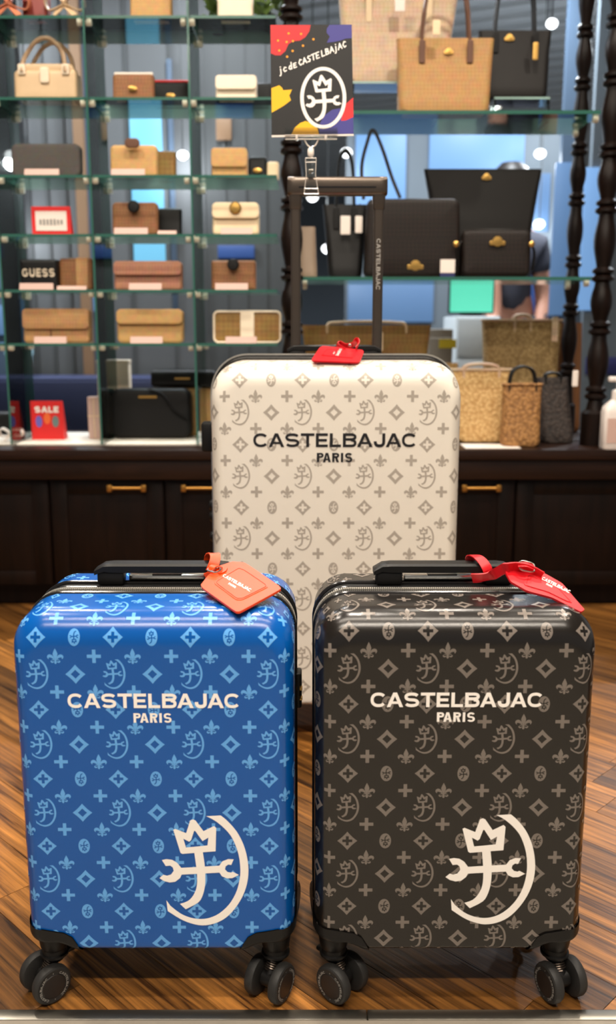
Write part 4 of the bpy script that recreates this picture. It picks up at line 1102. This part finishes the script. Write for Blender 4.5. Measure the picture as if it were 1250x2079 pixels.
# ------------------------------------------------------------------ right bay bags
def tote(label, xb0, xb1, xt0, xt1, yt, Y, z, m, hm, d=.11, hand=None, badge=None, tags=(), name='tote_bag', cat='handbag', rim=None, drop=0.0, seam=True):
    """open-topped tapered tote; xb/xt are the foot and mouth edges in the photograph"""
    yb = CY
    a0, b0 = px_size(xb0, xb1, yt + 120, Y); a1, b1 = px_size(xt0, xt1, yt, Y)
    h = at((xt0 + xt1) / 2, yt, Y).z - z; x0 = (a0 + b0) / 2
    t = thing(name, label, cat, (x0, Y, z)); wb, wt = b0 - a0, b1 - a1; sh = (a1 + b1) / 2 - x0
    mb = MB(); L = []
    def ring(q, ins=0.0, mouth=1.0):
        w = wb + (wt - wb) * q; dd = d * (1.0 - .72 * q * mouth); out = []
        for px, py in rrect(w - 2 * ins, max(dd - 2 * ins, .006), min(.02, dd * .4), 5):
            sag = drop * math.cos(px / (w / 2) * math.pi / 2) if q > .95 else 0
            out.append((sh * q + px, d * .5 + py, h * q - sag + .0))
        return out
    L = [ring(0, .012), ring(.015, .003), ring(.06)] + [ring(k / 6) for k in range(1, 7)] + [ring(1, .004), ring(.8, .006), ring(.05, .01)]
    mb.loft(L).build('body', m, t, sharp=60)
    if rim:
        MB().tube([Vector(p) for p in ring(1.0)], .005, 6, closed=True).build('rim', rim, t)
    if hand:
        hh, spread, r = hand
        for yy in (d * .36, d * .64):
            pts = catmull([(sh - wt * spread, yy, h * .86), (sh - wt * spread * 1.0, yy, h), (sh - wt * spread * .75, yy, h + hh * .75), (sh, yy, h + hh), (sh + wt * spread * .75, yy, h + hh * .75), (sh + wt * spread, yy, h), (sh + wt * spread, yy, h * .86)], 6)
            MB().tube(pts, r, 8).build('handle', hm, t)
        if seam:
            for s in (-1, 1): pad(MB(), .018, h * .30, .005, .004, .0015, x=sh + s * wt * spread, y=d * .30 - .010, z=h * .66).build('handle_patch', hm, t)
    if badge:
        bx_, bz, bs = badge
        pad(MB(), .034 * bs, .012 * bs, .004, .003, .001, x=bx_ * wb, y=d * .5 - d * .5 * (1 - .72 * bz) - .004, z=h * bz).build('badge', 'gold', t)
        MB().lathe([(.012 * bs, 0), (.012 * bs, .003), (.0005, .004)], 10, Matrix.Translation((bx_ * wb, d * .5 - d * .5 * (1 - .72 * bz) - .002, h * bz + .010 * bs)) @ Matrix.Rotation(math.pi / 2, 4, 'X')).build('badge_top', 'gold', t)
    for (tx, tz, tw, th, tm) in tags:
        pad(MB(), tw, th, .002, .003, .0008, x=tx * wb, y=-.012, z=h * tz).build('hang_tag', tm, t)
        MB().tube([(tx * wb, -.010, h * tz + th), (tx * wb + .004, .01, h * min(1.02, tz + .4))], .0010, 5).build('tag_string', 'ebony', t)
    return t
def riser(label, x0, x1, yt, yb, Y, z, d=.12):
    a, b = px_size(x0, x1, yt, Y); h = at(x0, yt, Y).z - z
    t = thing('acrylic_riser', label, 'display riser', ((a + b) / 2, Y, z)); w = b - a
    for nm, c, s in (('top_sheet', (0, d / 2, h - .003), (w, d, .006)), ('side_sheet', (-w / 2 + .003, d / 2, h / 2 - .003), (.006, d, h - .006)), ('side_sheet', (w / 2 - .003, d / 2, h / 2 - .003), (.006, d, h - .006))):
        MB().box(c, s).build(nm, 'clear', t, flat=True)
    MB().box((0, -.0005, h - .003), (w, .001, .006)).build('front_edge', 'paneedge_l', t, flat=True)
    return t, h
U = RS[0]
_, rh = riser('clear acrylic riser under the large blush tote', 715, 890, 165, 220, 3.02, U)
tote('large blush monogram tote at the top behind the tan one', 706, 905, 688, 938, -30, 3.03, U + rh, 'blush', 'cream', .14, (.10, .25, .006), tags=((.02, .72, .03, .05, 'paper'),))
tote('tan monogram tote with brown handles on the upper right shelf', 812, 995, 808, 1009, 70, 2.925, U, 'camel', 'brown', .10, (.17, .245, .005), (.04, .78, .8), tags=((-.12, .98, .022, .04, 'cream'),), drop=-.006)
_, rh = riser('clear acrylic riser under the black tote', 1003, 1116, 197, 220, 3.05, U)
tote('black leather tote with gold badge on the upper right shelf', 985, 1113, 975, 1127, 54, 3.06, U + rh, 'ebony', 'blackbag', .10, (.17, .27, .005), (-.12, .84, .9), tags=((.26, .52, .016, .05, 'gold'),))
V = RS[1]
def shoulder(label, x0, x1, yt, Y, z, m, strap, badge=None, d=.07, R=.02, taper=.0, strap_px=None, name='shoulder_bag', zipm='ebony'):
    a, b = px_size(x0, x1, yt + 60, Y); w = b - a; h = at(x0, yt, Y).z - z
    t = thing(name, label, 'handbag', ((a + b) / 2, Y, z))
    pad(MB(), w, h, d, R, .014, taper=taper, bulge=.3).build('body', m, t)
    MB().tube(catmull([(-w * .46, d / 2, h * .97), (0, d / 2, h * 1.0), (w * .46, d / 2, h * .97)], 6), .004, 6).build('zip_top', zipm, t)
    if badge:
        bx_, bz, bs = badge
        pad(MB(), .05 * bs, .014 * bs, .004, .004, .001, x=bx_ * w, y=-.005, z=h * bz).build('badge', 'gold', t)
        MB().lathe([(.016 * bs, 0), (.016 * bs, .003), (.0005, .004)], 10, Matrix.Translation((bx_ * w, -.002, h * bz + .012 * bs)) @ Matrix.Rotation(math.pi / 2, 4, 'X')).build('badge_top', 'gold', t)
    if strap_px:
        for pts in strap_px:
            MB().tube(catmull([at(x, y, Yp) - t.location for x, y, Yp in pts], 6), .0055, 7, flat=.5).build('strap', strap, t)
    return t
shoulder('dark brown monogram shoulder bag with tall strap on the lower right shelf', 742, 935, 402, 2.935, V, 'darkmono', 'ebony', (.03, .10, 1.0), .08, .022, taper=-.05,
         strap_px=[[(738, 405, 2.96), (734, 340, 2.97), (745, 290, 2.975), (757, 264, 2.98), (775, 300, 2.975), (795, 360, 2.97), (812, 402, 2.96)]])
tote('tall black tote standing behind the other bags on the lower right shelf', 905, 1070, 864, 1107, 339, 3.04, V, 'ebony', 'ebony', .10, None, (.0, .90, .9))
cb = shoulder('small dark brown crossbody bag with gold badge on the lower right shelf', 938, 1078, 465, 2.915, V, 'darkmono', 'ebony', (.0, .66, .95), .06, .020, zipm='blackbag',
         strap_px=[[(936, 490, 2.93), (928, 505, 2.92), (930, 540, 2.93)], [(1072, 490, 2.93), (1084, 510, 2.94), (1080, 548, 2.95)]])
for px in (925, 1078): MB().lathe([(.004, 0), (.009, .003), (.009, .009), (.004, .012)], 10, Matrix.Translation(at(px, 496, 2.913) - cb.location) @ Matrix.Rotation(math.pi / 2, 4, 'X')).build('strap_ring', 'gold', cb)
tote('black tote with white hang tags behind the trolley handle', 668, 735, 655, 748, 412, 2.99, V, 'blackbag', 'blackbag', .10, (.16, .2, .0045), tags=((-.02, .58, .030, .055, 'paper'), (.38, .60, .022, .050, 'paper')))
tote('slim taupe bag at the left end of the lower right shelf', 606, 644, 604, 640, 458, 3.0, V, mat('taupe_leather', C(150, 128, 108), .5), 'ebony', .08)
t = thing('price_tag', 'white and navy price tag between the dark shoulder bag and the crossbody', 'price tag', (at(908, 550, 2.905).x, 2.905, V))
MB().box((0, 0, .031), (.044, .002, .040)).build('card', 'paper', t, flat=True); MB().box((0, 0, .006), (.044, .002, .012)).build('navy_foot', 'navy', t, flat=True)
# on the counter, right
tote('wide gold canvas tote standing behind the trolley handle', 640, 850, 612, 880, 660, 3.10, CT, 'goldcanvas', 'cream', .14, (.012, .3, .004), tags=((.10, .78, .03, .06, 'cream'),), seam=False)
tote('natural straw bag peeping out just right of the cream suitcase', 868, 928, 862, 934, 738, 3.26, CT, 'straw', 'cream', .10)
tote('pale straw tote with pinkish handles on the counter', 930, 1030, 918, 1046, 752, 2.985, CT + .002, 'straw', 'blush', .11, (.018, .28, .005), rim='blush', seam=False)
tote('brown straw tote with black handles on the counter', 1022, 1098, 1026, 1106, 782, 2.895, CT, 'straw2', 'blackbag', .085, (.055, .34, .004), rim='straw2', seam=False)
tote('dark woven straw tote beside the post on the counter', 1102, 1168, 1098, 1160, 768, 2.985, CT, 'straw3', 'blackbag', .10, (.015, .25, .004), tags=((.36, .88, .018, .05, 'paper'),), seam=False)
tote('large dull straw tote at the back of the counter', 1000, 1130, 985, 1150, 650, 3.17, CT, 'straw4', 'blush', .13, (.018, .1, .005), rim='blush', tags=((.42, .82, .02, .08, 'blush'),), seam=False)
tote('brown leather bag behind the dull straw tote', 1120, 1185, 1118, 1186, 655, 3.30, CT, mat('russet_leather', C(120, 76, 40), .5), 'brown', .06)
o = MB().box((at(990, 905, 2.95).x, 2.95, CT + .001), (.17, .11, .002)).build('paper_sheet', 'paper', flat=True); tag(o, 'white sheet of paper under the pale straw tote', 'paper')
o.location.y = -.035
bt = thing('pump_bottle', 'white pump bottle of hand sanitiser at the right end of the counter', 'bottle', (at(1240, 905, 2.90).x, 2.895 - .045, CT))
bt.location.y = 2.865
M['bottle'] = mat('white_plastic', C(236, 226, 220), .4)
L = [[(p * f, r2 * f, z) for p, r2 in rrect(.088, .055, .014, 5)] for z, f in ((0, .94), (.004, 1), (.112, 1), (.128, .92), (.142, .62), (.15, .42))]
MB().loft(L).build('bottle_body', 'bottle', bt)
MB().lathe([(.019, .150), (.019, .176), (.012, .180), (.006, .182), (.006, .205)], 16).build('pump_neck', 'bottle', bt)
MB().box((-.008, -.004, .212), (.050, .022, .016), bev=.005).build('pump_head', 'bottle', bt)
MB().box((0, -.0285, .058), (.07, .001, .075)).build('bottle_label', 'pink', bt, flat=True)
# on the counter, left
ZL = CT + .006
sg = thing('sale_sign', 'red sale sign standing on the counter at the left', 'sign', (at(96, 850, 3.05).x, 3.05, ZL))
w = .105; h = at(96, 814, 3.05).z - ZL
MB().box((0, 0, h / 2), (w, .004, h)).build('board', 'signred', sg, flat=True)
MB().add([(-w / 2, .002, 0), (w / 2, .002, 0), (w / 2, .045, 0), (-w / 2, .045, 0), (-w / 2, .002, h), (w / 2, .002, h)], [(2, 3, 4, 5), (0, 3, 2, 1), (0, 4, 3), (1, 2, 5)]).build('easel_back', 'signred', sg, flat=True)
mb = MB()
for i, g in enumerate(word('SALE', w * .74, h * .16, t=.26)): mb.poly([g], lambda u, v: Vector((u, -.0026 - i * 1e-5, h * .78 + v)))
mb.build('lettering', 'white_print', sg, flat=True, recalc=False)
for dx, c in ((-.027, C(110, 100, 190)), (0, C(240, 110, 50)), (.027, C(110, 130, 130))):
    mb = MB(); mb.poly([ellipse(.011, h * .15)], lambda u, v: Vector((u + dx, -.0026, h * .47 + v + (0.01 if dx == 0 else 0)))); mb.build('picture_patch', mat('sign_picture', c, .5), sg, flat=True, recalc=False)
shoulder('black bag half cut off at the left edge of the counter', -25, 60, 838, 3.18, ZL, 'blackbag', 'blackbag', None, .07, .008)
bow('crumpled white tissue bow in front of the black bag at the left edge', 22, 880, 3.0, ZL, .028, 'paper')
kb = shoulder('black crossbody bag with gold lettering on the counter', 225, 387, 790, 3.07, ZL, 'blackbag', 'blackbag', None, .075, .03, strap_px=[[(300, 789, 3.06), (330, 800, 3.058), (350, 830, 3.055), (380, 850, 3.06)]])
MB().box((-.008, -.0012, .137), (.060, .0012, .008)).build('gold_lettering', 'gold', kb, flat=True)
bb = shoulder('black pouch lying on the gold patterned bag', 306, 436, 752, 3.14, at(370, 787, 3.14).z, 'ebony', 'blackbag', None, .06, .014, name='pouch')
MB().box((.0, -.0012, .03), (.05, .0012, .006)).build('gold_lettering', 'gold', bb, flat=True)
hb_ = at(370, 787, 3.14).z - .001 - ZL
t = thing('patterned_bag', 'gold patterned bag behind the black crossbody bag', 'handbag', (at(375, 850, 3.14).x, 3.14, ZL)); pad(MB(), .19, hb_, .075, .012, .01, y=.01).build('body', 'honey', t)
def carton(label, x0, x1, yt, Y, z, m, d=.05, name='gift_box', cat='box', lines=True):
    a, b = px_size(x0, x1, yt + 30, Y); w = b - a; h = at(x0, yt, Y).z - z
    t = thing(name, label, cat, ((a + b) / 2, Y, z))
    MB().box((0, d / 2, h * .48), (w, d, h * .96), bev=.002).build('box_body', m, t); MB().box((0, d / 2, h * .975), (w * 1.02, d * 1.02, h * .05), bev=.002).build('lid', m, t)
    if lines:
        MB().box((0, -.0006, h * .5), (.003, .001, h * .95)).build('ribbon', 'cream', t, flat=True); MB().box((0, -.0006, h * .55), (w, .001, .003)).build('ribbon', 'cream', t, flat=True)
carton('tall ivory box standing behind the black crossbody bag', 197, 261, 731, 3.17, ZL, 'ivory')
carton('small pastel perfume carton left of the black crossbody bag', 178, 203, 806, 3.06, ZL, 'pink', .03)
carton('small cream carton beside the pastel one', 203, 223, 800, 3.08, ZL, 'cream', .03)

# ------------------------------------------------------------------ the shop beyond the glass shelves
def far_mat(n, c, r=.6): return mat(n, c, r, var=.08, vscale=3)
M['p_grey'] = far_mat('partition_grey', C(84, 87, 89)); M['p_dark'] = far_mat('partition_dark_grey', C(66, 69, 70)); M['p_steel'] = far_mat('partition_steel_blue', C(66, 84, 104))
M['p_brown'] = far_mat('partition_brown', C(126, 98, 72)); M['p_blue'] = far_mat('partition_slate', C(96, 106, 114))
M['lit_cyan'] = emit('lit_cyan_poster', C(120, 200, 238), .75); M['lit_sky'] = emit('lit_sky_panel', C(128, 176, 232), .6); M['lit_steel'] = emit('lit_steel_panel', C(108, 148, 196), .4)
M['lit_teal'] = emit('lit_teal_screen', C(96, 224, 188), .75); M['lit_royal'] = emit('lit_blue_sign', C(56, 96, 170), .35)
def partition(label, x0, x1, Y, m, kids=(), yt=None, th=.04, ribs=0):
    a, b = at(x0, 600, Y).x, at(x1, 600, Y).x; h = CEIL - .06 if yt is None else at(x0, yt, Y).z; w = b - a
    t = thing('partition', label, 'partition', ((a + b) / 2, Y, 0))
    MB().box((0, th / 2, h / 2), (w, th, h)).build('panel', m, t, flat=True)
    for k in range(ribs): MB().box((-w / 2 + w * (k + .5) / ribs, -.004, h / 2), (.012, .008, h)).build('rib', 'p_dark', t, flat=True)
    for nm, kx0, kx1, ky0, ky1, km in kids:
        p, q = at(kx0, ky0, Y - .012), at(kx1, ky1, Y - .012)
        MB().box(((p.x + q.x) / 2 - t.location.x, -.010, (p.z + q.z) / 2), (q.x - p.x, .018, p.z - q.z), bev=.003).build(nm, km, t)
    return t
partition('steel blue partition with a light strip seen through the far left shelves', -190, 52, 4.45, 'p_steel', [('light_strip', 33, 51, 236, 535, 'lit_sky'), ('light_patch', -40, 20, 620, 680, 'lit_steel')])
partition('plain grey partition behind the left shelf column', 53, 162, 4.5, 'p_grey', ribs=3)
partition('narrow brown upright behind the left shelf column', 163, 183, 4.42, 'p_brown')
partition('slate blue lit partition behind the first glass divider', 184, 226, 4.5, 'p_steel', [('light_panel', 188, 212, 430, 472, 'lit_steel'), ('light_panel', 190, 212, 596, 632, 'lit_sky')])
partition('grey partition with a bright cyan poster behind the middle shelf column', 227, 398, 4.46, 'p_grey', [('cyan_poster', 262, 336, 232, 532, 'lit_cyan'), ('steel_strip', 337, 362, 120, 640, 'p_steel')], ribs=2)
partition('dark grey ribbed partition behind the right shelf column', 399, 600, 4.5, 'p_dark', [('blue_notice', 442, 516, 498, 524, 'lit_royal'), ('pale_strip', 397, 412, 600, 700, 'lit_steel'), ('beige_strip', 438, 470, 236, 285, 'p_brown')], ribs=5)
partition('wide slate partition with lit blue windows behind the right bay', 700, 1122, 5.3, 'p_blue', [('lit_window', 722, 822, 272, 420, 'lit_sky'), ('lit_window', 872, 1062, 268, 352, 'lit_sky'), ('lit_window', 1052, 1112, 352, 470, 'lit_steel'), ('lit_window', 706, 878, 572, 654, 'lit_steel')], yt=232)
partition('pale blue light column beside the slim post', 1126, 1150, 4.6, 'p_steel', [('light_strip', 1128, 1148, 330, 640, 'lit_steel')])
partition('pale partition with a lit strip seen between the two right posts', 1186, 1330, 4.4, 'p_blue', [('light_strip', 1188, 1222, 340, 630, 'lit_sky'), ('navy_band', 1190, 1320, 725, 760, 'navy')])
def cabinet(label, x0, x1, yt, Y, m, d=.4, drawers=3, name='low_cabinet'):
    a, b = at(x0, yt, Y).x, at(x1, yt, Y).x; h = at(x0, yt, Y).z
    t = thing(name, label, 'cabinet', ((a + b) / 2, Y, 0)); w = b - a
    MB().box((0, d / 2, h / 2), (w, d, h), bev=.006).build('body', m, t)
    for k in range(drawers): MB().box((0, -.006, h * (k + .5) / drawers), (w * .94, .014, h / drawers * .92), bev=.004).build('drawer', m, t)
    return t, h
M['navycab'] = far_mat('navy_cabinet', C(34, 42, 76)); M['whitecab'] = far_mat('white_cabinet', C(188, 196, 200))
_, nh = cabinet('long navy cabinet low behind the left shelves', -180, 430, 768, 4.05, 'navycab', .3, 2)
t = thing('table_lamp', 'pale blue shaded lamp on the navy cabinet at the far left', 'lamp', (at(38, 780, 4.15).x, 4.18, nh))
MB().lathe([(.04, 0), (.04, .01), (.012, .014), (.012, .03)], 16).build('base', 'p_grey', t); MB().lathe([(.052, .03), (.056, .09), (.062, .10), (.062, .125), (.05, .125)], 20).build('shade', emit('lamp_shade', C(150, 190, 205), .5), t)
_, wh = cabinet('white drawer cabinet behind the pale straw tote', 926, 1016, 642, 4.25, 'whitecab', .4, 5)
t = thing('display_screen', 'glowing teal screen on the white drawer cabinet', 'screen', (at(955, 640, 4.4).x, 4.4, wh))
MB().box((0, 0, .095), (.21, .02, .165), bev=.004).build('case', 'blackbag', t); MB().box((0, -.0105, .095), (.195, .002, .15)).build('glowing_face', 'lit_teal', t, flat=True); MB().box((0, .02, .01), (.09, .08, .012)).build('foot', 'blackbag', t, flat=True)
tb, th_ = cabinet('taupe stock box with a yellow sticker behind the gold tote', 868, 920, 668, 3.9, far_mat('taupe_box', C(120, 112, 100)), .3, 1, 'stock_box')
p = at(908, 698, 3.89); MB().box((p.x - tb.location.x, -.016, p.z), (.07, .004, .035)).build('yellow_sticker', mat('yellow_sticker', C(206, 186, 40), .5), tb, flat=True)
bn = partition('royal blue banner stand behind the dull straw tote', 1062, 1116, 5.22, 'navycab', [('blue_print', 1064, 1114, 556, 645, 'lit_royal')], yt=552)
bn.name = 'banner_stand'; bn['category'] = 'banner'
# shop assistant reaching across, mostly hidden behind the bags
M['skin'] = mat('skin', C(196, 142, 118), .5); M['greytop'] = far_mat('dark_grey_top', C(66, 68, 80), .8); M['trousers'] = far_mat('dark_trousers', C(44, 44, 50), .8); M['hair'] = mat('dark_hair', C(34, 28, 26), .5)
PX = at(1032, 600, 5.0).x
pr = thing('person', 'person in a dark grey top reaching left behind the crossbody bag', 'person', (PX, 5.0, 0))
def skin(name, verts, edges, radii, m, parent, root=0):
    me = bpy.data.meshes.new(name); me.from_pydata([Vector(v) for v in verts], edges, []); o = bpy.data.objects.new(name, me); COL.objects.link(o); o.parent = parent
    me.materials.append(M[m]); md = o.modifiers.new('skin', 'SKIN'); sd = me.skin_vertices[0].data
    for i, r in enumerate(radii): sd[i].radius = (r, r) if not isinstance(r, tuple) else r
    sd[root].use_root = True; md.use_smooth_shade = True
    o.modifiers.new('sub', 'SUBSURF').levels = 2; o.modifiers['sub'].render_levels = 2
    return o
hand = at(985, 688, 4.75) - pr.location; elb = at(1003, 640, 4.85) - pr.location
B = [(0, 0, .92), (-.01, -.03, 1.12), (-.02, -.08, 1.30), (-.03, -.12, 1.40), (-.04, -.15, 1.48), (-.045, -.17, 1.58),
     (-.13, -.11, 1.30), tuple(elb), tuple(hand), (.12, -.07, 1.29), (.17, -.05, 1.02), (.13, -.14, .84),
     (-.09, 0, .86), (-.10, -.01, .48), (-.10, .02, .07), (-.10, -.12, .035), (.09, 0, .86), (.10, -.01, .48), (.10, .02, .07), (.10, -.12, .035)]
E_ = [(0, 1), (1, 2), (2, 3), (3, 4), (4, 5), (2, 6), (6, 7), (7, 8), (2, 9), (9, 10), (10, 11), (0, 12), (12, 13), (13, 14), (14, 15), (0, 16), (16, 17), (17, 18), (18, 19)]
body = skin('body', B, E_, [.11, .10, .11, .05, .06, .075, .055, .042, .03, .055, .042, .03, .08, .06, .045, .035, .08, .06, .045, .035], 'skin', pr)
skin('shirt', [B[0], B[1], B[2], (-.028, -.11, 1.375), B[6], tuple(Vector(B[6]).lerp(Vector(elb), .55)), B[9], tuple(Vector(B[9]).lerp(Vector(B[10]), .55))], [(0, 1), (1, 2), (2, 3), (2, 4), (4, 5), (2, 6), (6, 7)], [.135, .125, .135, .07, .075, .062, .075, .062], 'greytop', pr)
skin('trousers', [(0, 0, .95), B[12], B[13], (-.10, .02, .10), B[16], B[17], (.10, .02, .10)], [(0, 1), (1, 2), (2, 3), (0, 4), (4, 5), (5, 6)], [.13, .10, .08, .065, .10, .08, .065], 'trousers', pr)
MB().lathe([(.03, -.05), (.085, -.02), (.098, .03), (.085, .08), (.05, .115), (.001, .12)], 18, Matrix.Translation((-.04, -.145, 1.56))).build('hair', 'hair', pr)
for k in range(5):
    a = (k - 2) * .22; d = Vector((-.6 + .1 * k, -.5 + a, -.35)).normalized(); p0 = Vector(hand) + d * .02
    MB().tube([p0, p0 + d * .045, p0 + d * .075 + Vector((0, 0, -.018))], [.010, .009, .007], 7).build('finger', 'skin', pr)
# glowing globes stand in for blurred ceiling lights; cords and bulbs are added
M['globe'] = emit('light_blob_glow', (.95, .98, 1, 1), 3.0)
for px, py, Y, lb in ((1120, 48, 4.0, 'beside the black tote'), (1160, 213, 5.0, 'just above the right end of the upper shelf'), (1158, 257, 5.6, 'just below the right end of the upper shelf'),
                      (1096, 312, 4.9, 'above the tall black tote'), (1094, 455, 5.15, 'right of the tall black tote'), (703, 310, 5.0, 'between the card and the tall bag strap'),
                      (371, 315, 4.3, 'behind the two-tone tan wallet'), (634, 400, 4.8, 'seen under the trolley grip'), (664, 505, 4.8, 'seen inside the trolley handle'), (10, 450, 4.3, 'at the far left beside the red price sign')):
    p = at(px, py, Y); t = thing('ceiling_light_blob', 'small round white globe standing in for a blurred ceiling light ' + lb, 'lamp', p, 0, 'stand-in ceiling lights beyond the shelves'); r = .0058 * Y
    MB().lathe([(r * math.sin(math.pi * k / 8) + .0003, r * .8 * math.cos(math.pi * k / 8)) for k in range(9)], 16).build('globe', 'globe', t)
    MB().tube([(0, 0, r * .75), (0, 0, CEIL - .02 - p.z)], .003, 6).build('added_cord', 'p_dark', t)
    L = bpy.data.lights.new('added_bulb', 'POINT'); L.energy = 5.0; L.shadow_soft_size = r * 1.1; L.color = COOL  # added bulb, brightens the slats and ceiling around it
    o = bpy.data.objects.new('added_bulb', L); COL.objects.link(o); o.parent = t; o.location = (0, 0, -r * 1.4)
